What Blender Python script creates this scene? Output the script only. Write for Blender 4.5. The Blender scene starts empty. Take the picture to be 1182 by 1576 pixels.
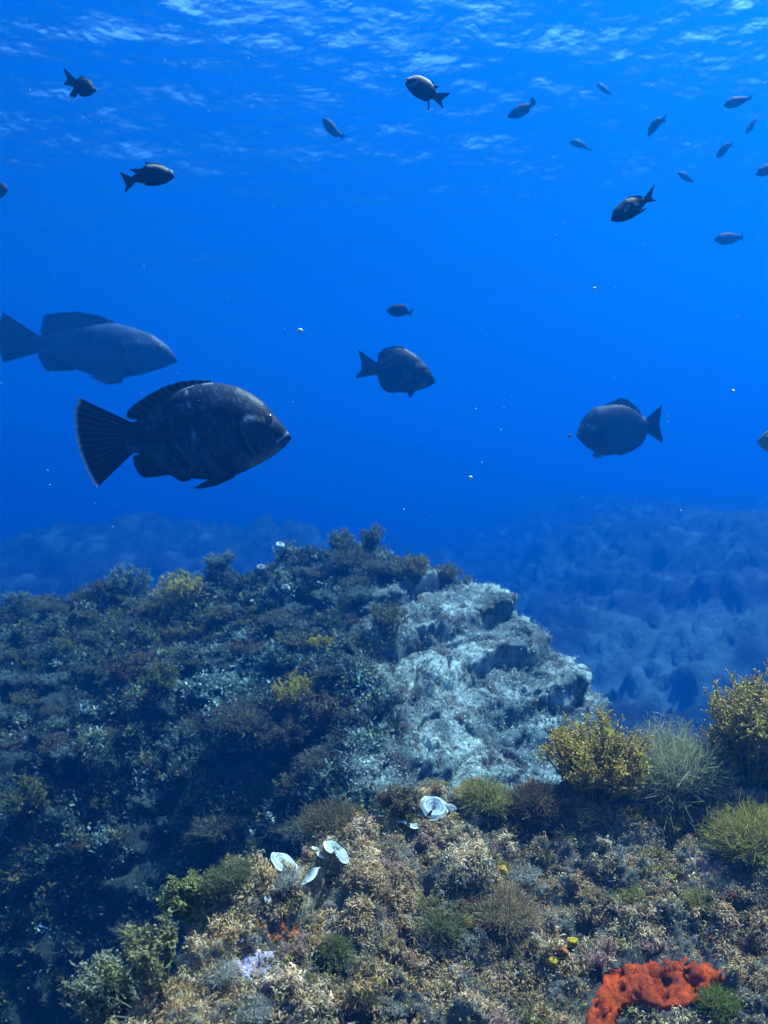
import bpy, math, random
import numpy as np
from mathutils import Vector

# ------------------------------------------------------------------ camera, light, exposure
scene = bpy.context.scene
R = math.radians
F = 1365.0            # focal length in photo pixels (photo is 1182 x 1576)
CX, CY = 591.0, 788.0
cam_d = bpy.data.cameras.new('camera')
cam = bpy.data.objects.new('camera', cam_d)
scene.collection.objects.link(cam)
cam.location = (0, 0, 0)
cam.rotation_euler = (R(90), 0, 0)
cam_d.sensor_fit = 'VERTICAL'
cam_d.sensor_height = 24.0
cam_d.lens = 24.0 * F / 1576.0
cam_d.clip_start = 0.02
cam_d.clip_end = 500
cam_d.dof.use_dof = True
cam_d.dof.focus_distance = 1.95
cam_d.dof.aperture_fstop = 3.6
scene.camera = cam

SUN_EL, SUN_AZ = R(64), R(62)       # azimuth clockwise from +Y (the view direction)
world = bpy.data.worlds.new('World')
scene.world = world
world.use_nodes = True
wn = world.node_tree
sky = wn.nodes.new('ShaderNodeTexSky')
sky.sky_type = 'NISHITA'
sky.sun_disc = False
sky.sun_elevation = SUN_EL
sky.sun_rotation = SUN_AZ
wn.links.new(sky.outputs[0], wn.nodes['Background'].inputs[0])
wn.nodes['Background'].inputs[1].default_value = 0.15

sun_d = bpy.data.lights.new('sun', 'SUN')
sun_d.energy = 5.0
sun_d.angle = R(0.5)
sun_d.color = (1.0, 0.86, 0.70)
sun = bpy.data.objects.new('sun', sun_d)
scene.collection.objects.link(sun)
sv = Vector((math.sin(SUN_AZ) * math.cos(SUN_EL), math.cos(SUN_AZ) * math.cos(SUN_EL), math.sin(SUN_EL)))
sun.rotation_euler = sv.to_track_quat('Z', 'Y').to_euler()
sun.location = (0, 0, 30)

vs = scene.view_settings
vs.view_transform = 'Standard'
vs.look = 'None'
vs.exposure = 2.5
vs.gamma = 1.0
vs.use_curve_mapping = False
cy = scene.cycles
cy.use_denoising = True
cy.max_bounces = 6
cy.diffuse_bounces = 2
cy.glossy_bounces = 2
cy.transmission_bounces = 3
cy.transparent_max_bounces = 8
cy.volume_bounces = 1
cy.sample_clamp_indirect = 4.0
cy.caustics_reflective = False
cy.caustics_refractive = False

WATER_Z = 7.0
rng = np.random.default_rng(7)

# ------------------------------------------------------------------ helpers
def smooth(t):
    t = np.clip(t, 0, 1)
    return t * t * (3 - 2 * t)

def perlin(p):
    p = np.asarray(p, dtype=np.float64)
    i = np.floor(p).astype(np.int64)
    f = p - i
    u = f * f * f * (f * (f * 6 - 15) + 10)
    def g(dx, dy, dz):
        x = (i[:, 0] + dx).astype(np.uint32); y = (i[:, 1] + dy).astype(np.uint32); z = (i[:, 2] + dz).astype(np.uint32)
        h = x * np.uint32(374761393) + y * np.uint32(668265263) + z * np.uint32(2147483647 - 57885161)
        h = (h ^ (h >> np.uint32(13))) * np.uint32(1274126177)
        h = (h ^ (h >> np.uint32(15))) * np.uint32(2246822519)
        h = h ^ (h >> np.uint32(13))
        gx = (h & np.uint32(1023)).astype(np.float64) / 511.5 - 1
        gy = ((h >> np.uint32(10)) & np.uint32(1023)).astype(np.float64) / 511.5 - 1
        gz = ((h >> np.uint32(20)) & np.uint32(1023)).astype(np.float64) / 511.5 - 1
        return gx * (f[:, 0] - dx) + gy * (f[:, 1] - dy) + gz * (f[:, 2] - dz)
    def lerp(a, b, t): return a + (b - a) * t
    x00 = lerp(g(0, 0, 0), g(1, 0, 0), u[:, 0]); x10 = lerp(g(0, 1, 0), g(1, 1, 0), u[:, 0])
    x01 = lerp(g(0, 0, 1), g(1, 0, 1), u[:, 0]); x11 = lerp(g(0, 1, 1), g(1, 1, 1), u[:, 0])
    return lerp(lerp(x00, x10, u[:, 1]), lerp(x01, x11, u[:, 1]), u[:, 2]) * 1.2

def fbm(p, scale, octaves=4, gain=0.5, seed=0.0, billow=False):
    q = np.asarray(p) / scale + seed * 17.31
    a, s, w = 1.0, 0.0, 0.0
    for k in range(octaves):
        v = perlin(q)
        if billow: v = np.abs(v) * 2 - 0.5
        s = s + a * v; w += a
        a *= gain
        q = q * 2.03 + 11.7
    return s / w * 1.5

def new_mesh(name, V, Fq, col=None, smooth_shade=True, mats=()):
    """V (n,3); Fq a list of (m,k) int arrays; col (n,3) linear colours."""
    me = bpy.data.meshes.new(name)
    V = np.asarray(V, dtype=np.float32)
    if isinstance(Fq, np.ndarray): Fq = [Fq]
    Fq = [f for f in Fq if len(f)]
    loops = np.concatenate([f.ravel() for f in Fq]).astype(np.int32)
    sizes = np.concatenate([np.full(len(f), f.shape[1]) for f in Fq]).astype(np.int32)
    starts = np.concatenate([[0], np.cumsum(sizes)[:-1]]).astype(np.int32)
    me.vertices.add(len(V)); me.vertices.foreach_set('co', V.ravel())
    me.loops.add(len(loops)); me.loops.foreach_set('vertex_index', loops)
    me.polygons.add(len(sizes)); me.polygons.foreach_set('loop_start', starts)
    me.polygons.foreach_set('use_smooth', np.full(len(sizes), smooth_shade))
    if col is not None:
        at = me.color_attributes.new('Col', 'FLOAT_COLOR', 'POINT')
        c = np.ones((len(V), 4), dtype=np.float32); c[:, :3] = col
        at.data.foreach_set('color', c.ravel())
    for m in mats: me.materials.append(m)
    me.update(); me.validate()
    return me

def link(name, me, parent=None, loc=None):
    o = bpy.data.objects.new(name, me)
    scene.collection.objects.link(o)
    if parent: o.parent = parent
    if loc is not None: o.location = loc
    return o

def tag(o, label=None, cat=None, group=None, kind=None):
    if label: o['label'] = label
    if cat: o['category'] = cat
    if group: o['group'] = group
    if kind: o['kind'] = kind
    return o

def empty(name, loc, label, cat, group=None):
    o = bpy.data.objects.new(name, None)
    o.empty_display_size = 0.05
    scene.collection.objects.link(o)
    o.location = loc
    return tag(o, label, cat, group)

def at(px, py, d):
    return np.array([(px - CX) / F * d, d, -(py - CY) / F * d])

class MB:
    def __init__(self): self.V = []; self.F = []; self.C = []; self.n = 0
    def add(self, V, Fa, col=None):
        V = np.asarray(V, float).reshape(-1, 3)
        if isinstance(Fa, np.ndarray): Fa = [Fa]
        self.V.append(V)
        for f in Fa: self.F.append(np.asarray(f) + self.n)
        c = np.zeros((len(V), 3)); c[:] = (0.1, 0.1, 0.1) if col is None else col
        self.C.append(c); self.n += len(V)
    def mesh(self, name, mats, smooth_shade=True):
        by = {}
        for f in self.F: by.setdefault(f.shape[1], []).append(f)
        return new_mesh(name, np.concatenate(self.V), [np.concatenate(v) for v in by.values()],
                        np.concatenate(self.C), smooth_shade, mats)

def grid_faces(nu, nv, close_u=False):
    """vertex index = u * nv + v"""
    a = np.arange(nu if close_u else nu - 1)[:, None]; b = np.arange(nv - 1)[None, :]
    a2 = (a + 1) % nu
    return np.stack([a * nv + b, a2 * nv + b, a2 * nv + b + 1, a * nv + b + 1], -1).reshape(-1, 4)

def normals_grid(P, nu, nv):
    G = P.reshape(nu, nv, 3)
    du = np.gradient(G, axis=0); dv = np.gradient(G, axis=1)
    n = np.cross(du, dv).reshape(-1, 3)
    n /= np.linalg.norm(n, axis=1)[:, None] + 1e-12
    return n

def poly_sd(x, y, pts):
    """signed distance to an open polyline; positive on its right-hand side when walked in order"""
    P = np.array(pts, float)
    best = np.full(x.shape, 1e9); sgn = np.ones(x.shape)
    for k in range(len(P) - 1):
        a, b = P[k], P[k + 1]; ab = b - a
        t = np.clip(((x - a[0]) * ab[0] + (y - a[1]) * ab[1]) / (ab @ ab), 0, 1)
        dx = x - (a[0] + t * ab[0]); dy = y - (a[1] + t * ab[1])
        d = np.hypot(dx, dy)
        c = ab[0] * dy - ab[1] * dx
        m = d < best - 1e-9
        best = np.where(m, d, best); sgn = np.where(m, np.where(c > 0, -1, 1), sgn)
    return best * sgn

# ------------------------------------------------------------------ materials
def mat(name):
    m = bpy.data.materials.new(name); m.use_nodes = True
    nt = m.node_tree
    return m, nt, nt.nodes['Principled BSDF'], nt.nodes['Material Output']

def noise_node(nt, scale, detail=6, rough=0.6, coord='Object'):
    tc = nt.nodes.new('ShaderNodeTexCoord'); n = nt.nodes.new('ShaderNodeTexNoise')
    n.inputs['Scale'].default_value = scale; n.inputs['Detail'].default_value = detail; n.inputs['Roughness'].default_value = rough
    nt.links.new(tc.outputs[coord], n.inputs['Vector'])
    return n

def maprange(nt, src, a, b, c, d):
    m = nt.nodes.new('ShaderNodeMapRange')
    for k, v in zip(('From Min', 'From Max', 'To Min', 'To Max'), (a, b, c, d)): m.inputs[k].default_value = v
    nt.links.new(src, m.inputs['Value'])
    return m.outputs['Result']

def mul_color(nt, a, fac_socket):
    mx = nt.nodes.new('ShaderNodeVectorMath'); mx.operation = 'SCALE'
    nt.links.new(a, mx.inputs[0]); nt.links.new(fac_socket, mx.inputs['Scale'])
    return mx.outputs[0]

def mat_rock(name, s1, s2, bump, dist, spec=0.25, rough=0.8):
    m, nt, b, out = mat(name)
    at_ = nt.nodes.new('ShaderNodeVertexColor'); at_.layer_name = 'Col'
    n1 = noise_node(nt, s1, 8, 0.7)
    v = maprange(nt, n1.outputs['Fac'], 0.3, 0.7, 0.35, 1.6)
    nt.links.new(mul_color(nt, at_.outputs['Color'], v), b.inputs['Base Color'])
    n2 = noise_node(nt, s2, 10, 0.72)
    bp = nt.nodes.new('ShaderNodeBump'); bp.inputs['Strength'].default_value = bump; bp.inputs['Distance'].default_value = dist
    nt.links.new(n2.outputs['Fac'], bp.inputs['Height']); nt.links.new(bp.outputs['Normal'], b.inputs['Normal'])
    b.inputs['Roughness'].default_value = rough; b.inputs['Specular IOR Level'].default_value = spec
    return m

def mat_frond(name, trans=0.35, rough=0.55, spec=0.3, var=30):
    m, nt, b, out = mat(name)
    at_ = nt.nodes.new('ShaderNodeVertexColor'); at_.layer_name = 'Col'
    n1 = noise_node(nt, var, 3, 0.6)
    v = maprange(nt, n1.outputs['Fac'], 0.3, 0.7, 0.7, 1.3)
    c = mul_color(nt, at_.outputs['Color'], v)
    nt.links.new(c, b.inputs['Base Color'])
    b.inputs['Roughness'].default_value = rough; b.inputs['Specular IOR Level'].default_value = spec
    tr = nt.nodes.new('ShaderNodeBsdfTranslucent'); nt.links.new(c, tr.inputs['Color'])
    mx = nt.nodes.new('ShaderNodeMixShader'); mx.inputs[0].default_value = trans
    nt.links.new(b.outputs[0], mx.inputs[1]); nt.links.new(tr.outputs[0], mx.inputs[2])
    nt.links.new(mx.outputs[0], out.inputs['Surface'])
    return m

M_NEAR = mat_rock('reef_rock', 75, 200, 1.0, 0.008)
M_BOULDER = mat_rock('boulder_rock', 30, 34, 1.0, 0.05)
M_BED = mat_rock('seabed', 1.6, 6, 0.9, 0.15)
M_TURF = mat_frond('turf', 0.3, 0.6, 0.25, 40)
M_TURF2 = mat_frond('boulder_turf', 0.3, 0.75, 0.08, 15)
M_FROND = mat_frond('frond', 0.5, 0.5, 0.35, 25)
M_STEM = mat_frond('stem', 0.05, 0.6, 0.3, 40)

# ------------------------------------------------------------------ haze (the water body) and the surface
def build_haze():
    x0, x1, y0, y1, z0, z1 = -100, 100, -25, 120, -9.0, WATER_Z + 0.9
    V = np.array([[x, y, z] for x in (x0, x1) for y in (y0, y1) for z in (z0, z1)], float)
    Fa = np.array([[0, 1, 3, 2], [4, 6, 7, 5], [0, 4, 5, 1], [2, 3, 7, 6], [0, 2, 6, 4], [1, 5, 7, 3]])
    m = bpy.data.materials.new('sea_water'); m.use_nodes = True
    nt = m.node_tree; nt.nodes.clear()
    out = nt.nodes.new('ShaderNodeOutputMaterial'); v = nt.nodes.new('ShaderNodeVolumePrincipled')
    v.inputs['Color'].default_value = (0.001, 0.0829, 0.2855, 1)
    v.inputs['Density'].default_value = 0.105
    v.inputs['Anisotropy'].default_value = 0.6
    v.inputs['Absorption Color'].default_value = (0.0, 0.1476, 0.4441, 1)
    nt.links.new(v.outputs[0], out.inputs['Volume'])
    o = link('haze', new_mesh('haze', V, Fa, None, False, [m]))
    tag(o, kind='stuff')

def build_surface():
    # wavy sea surface seen from below
    def axis(lo, hi, h0, g):
        a = [0.0]
        while a[-1] < hi: a.append(a[-1] + h0 + g * max(0, a[-1] - 6))
        b = [0.0]
        while b[-1] > lo: b.append(b[-1] - h0 - g * max(0, -b[-1] - 6))
        return np.array(b[:0:-1] + a)
    xs = axis(-96, 96, 0.09, 0.03); ys = axis(-16, 116, 0.09, 0.016)
    X, Y = np.meshgrid(xs, ys, indexing='ij')
    x, y = X.ravel(), Y.ravel()
    p = np.stack([x, y, np.zeros_like(x)], -1)
    z = 0.15 * fbm(p * [0.7, 1, 1], 4.0, 2, 0.5, 1) + 0.12 * fbm(p * [0.6, 1, 1], 0.85, 3, 0.62, 2) + 0.03 * fbm(p, 0.34, 2, 0.5, 3)
    V = np.stack([x, y, WATER_Z + z], -1)
    m = bpy.data.materials.new('water_surface'); m.use_nodes = True
    nt = m.node_tree; nt.nodes.clear()
    out = nt.nodes.new('ShaderNodeOutputMaterial')
    tr = nt.nodes.new('ShaderNodeBsdfTransparent'); tr.inputs[0].default_value = (0.9, 0.97, 1, 1)
    gl = nt.nodes.new('ShaderNodeBsdfGlossy'); gl.inputs['Roughness'].default_value = 0.08
    gl.inputs['Color'].default_value = (0.9, 0.95, 1, 1)
    ge = nt.nodes.new('ShaderNodeNewGeometry'); dt = nt.nodes.new('ShaderNodeVectorMath'); dt.operation = 'DOT_PRODUCT'
    ab = nt.nodes.new('ShaderNodeMath'); ab.operation = 'ABSOLUTE'
    nt.links.new(ge.outputs['Incoming'], dt.inputs[0])
    fr = nt.nodes.new('ShaderNodeMapRange'); fr.interpolation_type = 'SMOOTHERSTEP'     # steep rays are let out, flat ones mirrored back down
    for k_, v_ in zip(('From Min', 'From Max', 'To Min', 'To Max'), (0.44, 0.86, 1.0, 0.03)): fr.inputs[k_].default_value = v_
    nt.links.new(dt.outputs['Value'], ab.inputs[0]); nt.links.new(ab.outputs[0], fr.inputs['Value'])
    nz = noise_node(nt, 3.2, 3, 0.5)
    bp = nt.nodes.new('ShaderNodeBump'); bp.inputs['Strength'].default_value = 0.6; bp.inputs['Distance'].default_value = 0.09
    nt.links.new(nz.outputs['Fac'], bp.inputs['Height'])
    nt.links.new(bp.outputs['Normal'], dt.inputs[1]); nt.links.new(bp.outputs['Normal'], gl.inputs['Normal'])
    mx = nt.nodes.new('ShaderNodeMixShader')
    nt.links.new(fr.outputs[0], mx.inputs[0]); nt.links.new(tr.outputs[0], mx.inputs[1]); nt.links.new(gl.outputs[0], mx.inputs[2])
    nt.links.new(mx.outputs[0], out.inputs['Surface'])
    o = link('water', new_mesh('water', V, grid_faces(len(xs), len(ys)), None, True, [m]))
    tag(o, kind='structure')

# ------------------------------------------------------------------ terrain
def build_seabed():
    def axis(lo, hi, h0, g, c=0.0):
        a = [c]
        while a[-1] < hi: a.append(a[-1] + h0 + g * (a[-1] - c))
        b = [c]
        while b[-1] > lo: b.append(b[-1] - h0 - g * (c - b[-1]))
        return np.array(b[:0:-1] + a)
    xs = axis(-96, 96, 0.06, 0.010, 1.0); ys = axis(-18, 116, 0.05, 0.010, 7.0)
    X, Y = np.meshgrid(xs, ys, indexing='ij'); x, y = X.ravel(), Y.ravel()
    p = np.stack([x, y, np.zeros_like(x)], -1)
    z = -3.2 + 0.03 * np.clip(y - 6, 0, 90)
    z += 2.5 * smooth((x - 1.2) / 8) * smooth((y - 9) / 13)             # slope rising on the right
    z += 2.0 * np.exp(-((x + 8.5) / 9) ** 2 - ((y - 30) / 8) ** 2)      # far mound on the left
    z += 0.9 * np.exp(-((x + 1.9) / 2.2) ** 2 - ((y - 25) / 4) ** 2)
    z += 1.2 * fbm(p, 7.0, 5, 0.52, 4) + 0.6 * fbm(p, 2.0, 4, 0.55, 5, True) * smooth((y - 5) / 4 + 0.4)
    V = np.stack([x, y, z], -1)
    n = normals_grid(V, len(xs), len(ys)); n *= np.sign(n[:, 2:3])
    V = V + n * (0.42 * fbm(V, 0.9, 5, 0.6, 6, True))[:, None]
    c1 = smooth((fbm(V, 1.5, 6, 0.72, 8) - 0.05) / 0.3)[:, None]
    col = (1 - c1) * np.array([0.035, 0.04, 0.03]) + c1 * np.array([0.17, 0.20, 0.18])
    c2 = smooth((fbm(V, 0.5, 3, 0.6, 9) + 0.05) / 0.35)[:, None]
    col = col * (0.35 + 0.65 * c2)
    sand = smooth((np.exp(-((V[:, 0] - 5.0) / 2.2) ** 2 - ((V[:, 1] - 16.5) / 2.6) ** 2) + 0.5 * fbm(V, 1.2, 5, 0.65, 10) - 0.45) / 0.3)[:, None]
    col = col * (1 - sand) + sand * np.array([0.09, 0.12, 0.115])
    o = link('seabed', new_mesh('seabed', V, grid_faces(len(xs), len(ys)), col, True, [M_BED]))
    tag(o, kind='structure')

NEAR_EDGE = [(-0.95, 0.2), (-0.50, 1.1), (-0.415, 1.33), (-0.345, 1.53), (-0.31, 1.66), (-0.24, 1.78), (-0.13, 1.95), (0.06, 2.13), (0.35, 2.22), (0.8, 2.24), (1.3, 2.2), (2.4, 2.1)]
SPONGE_C = (0.43, 1.50)
def near_base(x, y):
    sd = poly_sd(x, y, NEAR_EDGE)
    sp = np.clip(sd, 0, None)
    S = np.where(sp < 0.3, sp, 0.3 + 0.3 * (1 - np.exp(-(sp - 0.3) / 0.3)))
    z = -0.615 - 0.30 * S - 0.17 * np.clip(2.1 - y, -0.2, 2) * smooth((x + 0.55) / 0.55)
    t = np.clip(0.10 - sd, 0, None)
    z = z - np.minimum(2.4 * t * t / (t + 0.10), 2.8)
    # hollow with the orange sponge, under a small ledge
    dx = (x - SPONGE_C[0]) / 0.17; dy = (y - SPONGE_C[1]) / 0.10
    r = dx * dx + dy * dy
    z = z - 0.055 * np.exp(-r * 1.2)
    z = z + 0.035 * np.exp(-((x - 0.52) / 0.13) ** 2 - ((y - 1.61) / 0.05) ** 2)
    return z, sd

def build_near():
    xs = np.linspace(-1.1, 1.6, 720); ys = np.linspace(0.5, 3.0, 680)
    X, Y = np.meshgrid(xs, ys, indexing='ij'); x, y = X.ravel(), Y.ravel()
    z, sd = near_base(x, y)
    V = np.stack([x, y, z], -1)
    V[:, 2] += 0.05 * fbm(V, 0.45, 3, 0.5, 21)
    n = normals_grid(V, len(xs), len(ys)); n *= np.sign(n[:, 2:3])
    amp = 0.072 * fbm(V, 0.17, 4, 0.5, 22, True) + 0.032 * fbm(V, 0.055, 3, 0.55, 23, True) + 0.009 * fbm(V, 0.016, 2, 0.5, 24)
    amp = amp * (1 - 0.75 * np.exp(-(((V[:, 0] - SPONGE_C[0]) / 0.17) ** 2 + ((V[:, 1] - SPONGE_C[1]) / 0.11) ** 2) ** 2))
    V = V + n * amp[:, None]
    n = normals_grid(V, len(xs), len(ys)); n *= np.sign(n[:, 2:3])
    k = smooth((fbm(V, 0.2, 4, 0.6, 25) + 0.25) / 0.5)[:, None]
    col = (1 - k) * np.array([0.045, 0.045, 0.04]) + k * np.array([0.13, 0.12, 0.095])
    k = smooth((fbm(V, 0.09, 4, 0.6, 26) - 0.2) / 0.25)[:, None]
    col = (1 - k) * col + k * np.array([0.34, 0.23, 0.19])
    k = smooth((0.16 - sd + 0.1 * fbm(V, 0.15, 3, 0.6, 27)) / 0.1)[:, None] * smooth((0.15 - V[:, 0:1]) / 0.2) * 0.9
    col = (1 - k) * col + k * (np.array([0.40, 0.30, 0.17]) * (0.6 + 0.8 * smooth((fbm(V, 0.06, 3, 0.6, 28) + 0.3) / 0.6))[:, None])
    o = link('reef_rock', new_mesh('reef_rock', V, grid_faces(len(xs), len(ys)), col, True, [M_NEAR]))
    tag(o, 'near reef rock overgrown with curly grey brown algae, nearest the viewer', 'rock')
    return V, n, sd, amp

CREST = [(-5.5, 6.2, -0.95), (-3.4, 5.7, -0.74), (-2.4, 5.55, -0.60), (-1.6, 5.35, -0.47), (-0.9, 5.15, -0.35), (-0.4, 5.05, -0.26), (-0.1, 5.0, -0.20), (0.28, 4.95, -0.33), (0.55, 4.9, -0.38), (0.8, 4.8, -0.46), (3, 4.6, -0.8)]
B_RIGHT = [(0.55, 5.3), (0.80, 4.85), (0.84, 4.62), (0.98, 4.3), (1.05, 4.0), (1.0, 3.5), (0.9, 2.6), (0.8, 1.6)]
def build_boulder():
    xs = np.linspace(-4.4, 2.0, 720); ys = np.linspace(1.9, 6.9, 580)
    X, Y = np.meshgrid(xs, ys, indexing='ij'); x, y = X.ravel(), Y.ravel()
    C = np.array(CREST)
    yc = np.interp(x, C[:, 0], C[:, 1]); zc = np.interp(x, C[:, 0], C[:, 2])
    s = yc - y
    z = zc - 0.40 * np.sqrt(np.clip(s, 0, None) ** 2 + 0.1 ** 2) + 0.04
    z = np.where(s < 0, zc - 0.0 - 0.9 * s * s / (0.3 - s) , z)
    # left trough dropping away
    z -= 1.7 * smooth((4.2 - y) / 1.8) * smooth((-0.05 - x) / 0.9)
    sd = poly_sd(x, y, B_RIGHT)
    t = np.clip(0.16 - sd, 0, None)
    z = z - np.minimum(3.0 * t * t / (t + 0.14), 3.2)
    V = np.stack([x, y, z], -1)
    fade = smooth((V[:, 0] + 0.9) / 0.9)
    V[:, 2] += (0.13 * fbm(V, 1.1, 3, 0.5, 31) + 0.10 * fbm(V, 0.42, 2, 0.5, 42, True)) * (1.15 - 0.75 * fade)
    n = normals_grid(V, len(xs), len(ys)); n *= np.sign(n[:, 2:3])
    # bare pale face on the right with tilted ledges
    xb = np.interp(V[:, 1], [2.5, 3.2, 3.6, 4.2, 4.6, 4.95, 5.4], [0.45, -0.22, -0.20, -0.22, -0.08, 0.2, 0.4])
    pale = smooth((V[:, 0] - xb + 0.6 * fbm(V, 0.55, 5, 0.62, 32) + 0.05) / 0.25)
    q = V[:, 2] - 0.16 * V[:, 0] - 0.03 * V[:, 1] + 0.07 * fbm(V, 0.9, 3, 0.5, 33)
    ph = q / 0.15
    saw = ph - np.floor(ph)
    ledge = np.where(saw > 0.25, 1 - (saw - 0.25) / 0.75 * 0.55, saw / 0.25)
    amp = 0.05 * fbm(V, 0.35, 4, 0.55, 34, True) + 0.018 * fbm(V, 0.09, 3, 0.55, 35, True)
    amp = amp + pale * (0.125 * (ledge - 0.6) * smooth((V[:, 1] - 3.3) / 0.8) * smooth((fbm(V, 0.8, 2, 0.5, 41) + 0.5) / 0.4) + 0.028 * fbm(V, 0.10, 5, 0.66, 38))
    crack = np.minimum(np.abs(perlin(V / [0.34, 0.34, 0.16] + 3.3)), np.abs(perlin(V / [0.22, 0.3, 0.12] + 9.1)))
    amp = amp - pale * 0.045 * smooth((0.05 - crack) / 0.05)
    ph2 = q / 0.052 + 0.6 * fbm(V, 0.3, 2, 0.5, 44); s2 = ph2 - np.floor(ph2)
    amp = amp + pale * 0.022 * (np.where(s2 > 0.2, 1 - (s2 - 0.2) / 0.8, s2 / 0.2) - 0.5) * smooth((fbm(V, 0.4, 2, 0.5, 45) + 0.2) / 0.3)
    amp = amp + (1 - pale) * 0.085 * fbm(V, 0.20, 3, 0.5, 36, True)
    V = V + n * amp[:, None] + np.stack([0 * amp, -0.25 * pale * 0.15 * (ledge - 0.6) * smooth((V[:, 1] - 3.4) / 1.0), 0 * amp], -1)
    n = normals_grid(V, len(xs), len(ys)); n *= np.sign(n[:, 2:3])
    dark = np.array([0.026, 0.037, 0.032])  # rock colours below are tinted teal, carrying the water's colour cast
    k = smooth((fbm(V, 0.3, 4, 0.6, 37) + 0.1) / 0.4)[:, None]
    cp = (1 - k) * np.array([0.11, 0.15, 0.14]) + k * np.array([0.46, 0.56, 0.50])
    k = smooth((fbm(V, 0.11, 5, 0.7, 39) - 0.02) / 0.22)[:, None]
    cp = (1 - k) * cp + k * np.array([0.09, 0.075, 0.05])
    col = (1 - pale[:, None]) * dark + pale[:, None] * cp
    o = link('boulder', new_mesh('boulder', V, grid_faces(len(xs), len(ys)), col, True, [M_BOULDER]))
    tag(o, 'large rock mound behind the near reef, weedy with a bare pale ledged right flank', 'rock')
    return V, n, pale, sd

build_haze()
build_surface()
build_seabed()
NV, NN, NSD, NAMP = build_near()
BV, BN, BPALE, BSD = build_boulder()

# ------------------------------------------------------------------ vegetation builders
def unit(a):
    return a / (np.linalg.norm(a, axis=-1, keepdims=True) + 1e-12)

def ribbons(base, d, length, width, curl, segs, col, tipcol=None, r=None, twist=None):
    """flat curling blades; returns V, F, C"""
    r = r or rng
    n = len(base)
    d = unit(d); side = unit(np.cross(d, r.normal(size=(n, 3)))); nn = np.cross(side, d)
    L = np.broadcast_to(length, (n,)); W = np.broadcast_to(width, (n,)); K = np.broadcast_to(curl, (n,)) / segs
    P = base.copy(); out = []; cols = []
    ct, st = np.cos(K)[:, None], np.sin(K)[:, None]
    tip = col if tipcol is None else tipcol
    for k in range(segs + 1):
        t = k / segs
        w = (W * 0.5 * (0.55 + 1.1 * t - 1.0 * t ** 4 * 0.9))[:, None]
        out.append(P - side * w); out.append(P + side * w)
        c = col + (tip - col) * t ** 2
        cols += [c, c]
        P = P + d * (L / segs)[:, None]
        d, nn = d * ct + nn * st, nn * ct - d * st
    V = np.stack(out, 1).reshape(-1, 3); C = np.stack(cols, 1).reshape(-1, 3)
    m = 2 * (segs + 1)
    f = np.array([[2 * k, 2 * k + 1, 2 * k + 3, 2 * k + 2] for k in range(segs)])
    Fa = (np.arange(n)[:, None, None] * m + f[None]).reshape(-1, 4)
    return V, Fa, C

def tubes(paths, rad, sides=4):
    """paths (n,k,3), rad (k,) or (n,k)"""
    n, k, _ = paths.shape
    rad = np.broadcast_to(rad, (n, k))
    T = unit(np.gradient(paths, axis=1))
    ref = np.array([0.31, 0.87, 0.17]); A = unit(np.cross(T, ref)); B = np.cross(T, A)
    V = []
    for j in range(sides):
        a = 2 * math.pi * j / sides
        V.append(paths + (A * math.cos(a) + B * math.sin(a)) * rad[..., None])
    V = np.stack(V, 2).reshape(-1, 3)
    f = []
    for i in range(k - 1):
        for j in range(sides):
            j2 = (j + 1) % sides
            f.append([i * sides + j, i * sides + j2, (i + 1) * sides + j2, (i + 1) * sides + j])
    Fa = (np.arange(n)[:, None, None] * (k * sides) + np.array(f)[None]).reshape(-1, 4)
    return V, Fa

OCT_V = np.array([[1, 0, 0], [-1, 0, 0], [0, 1, 0], [0, -1, 0], [0, 0, 1], [0, 0, -1]], float)
OCT_F = np.array([[0, 2, 4], [2, 1, 4], [1, 3, 4], [3, 0, 4], [2, 0, 5], [1, 2, 5], [3, 1, 5], [0, 3, 5]])

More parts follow.
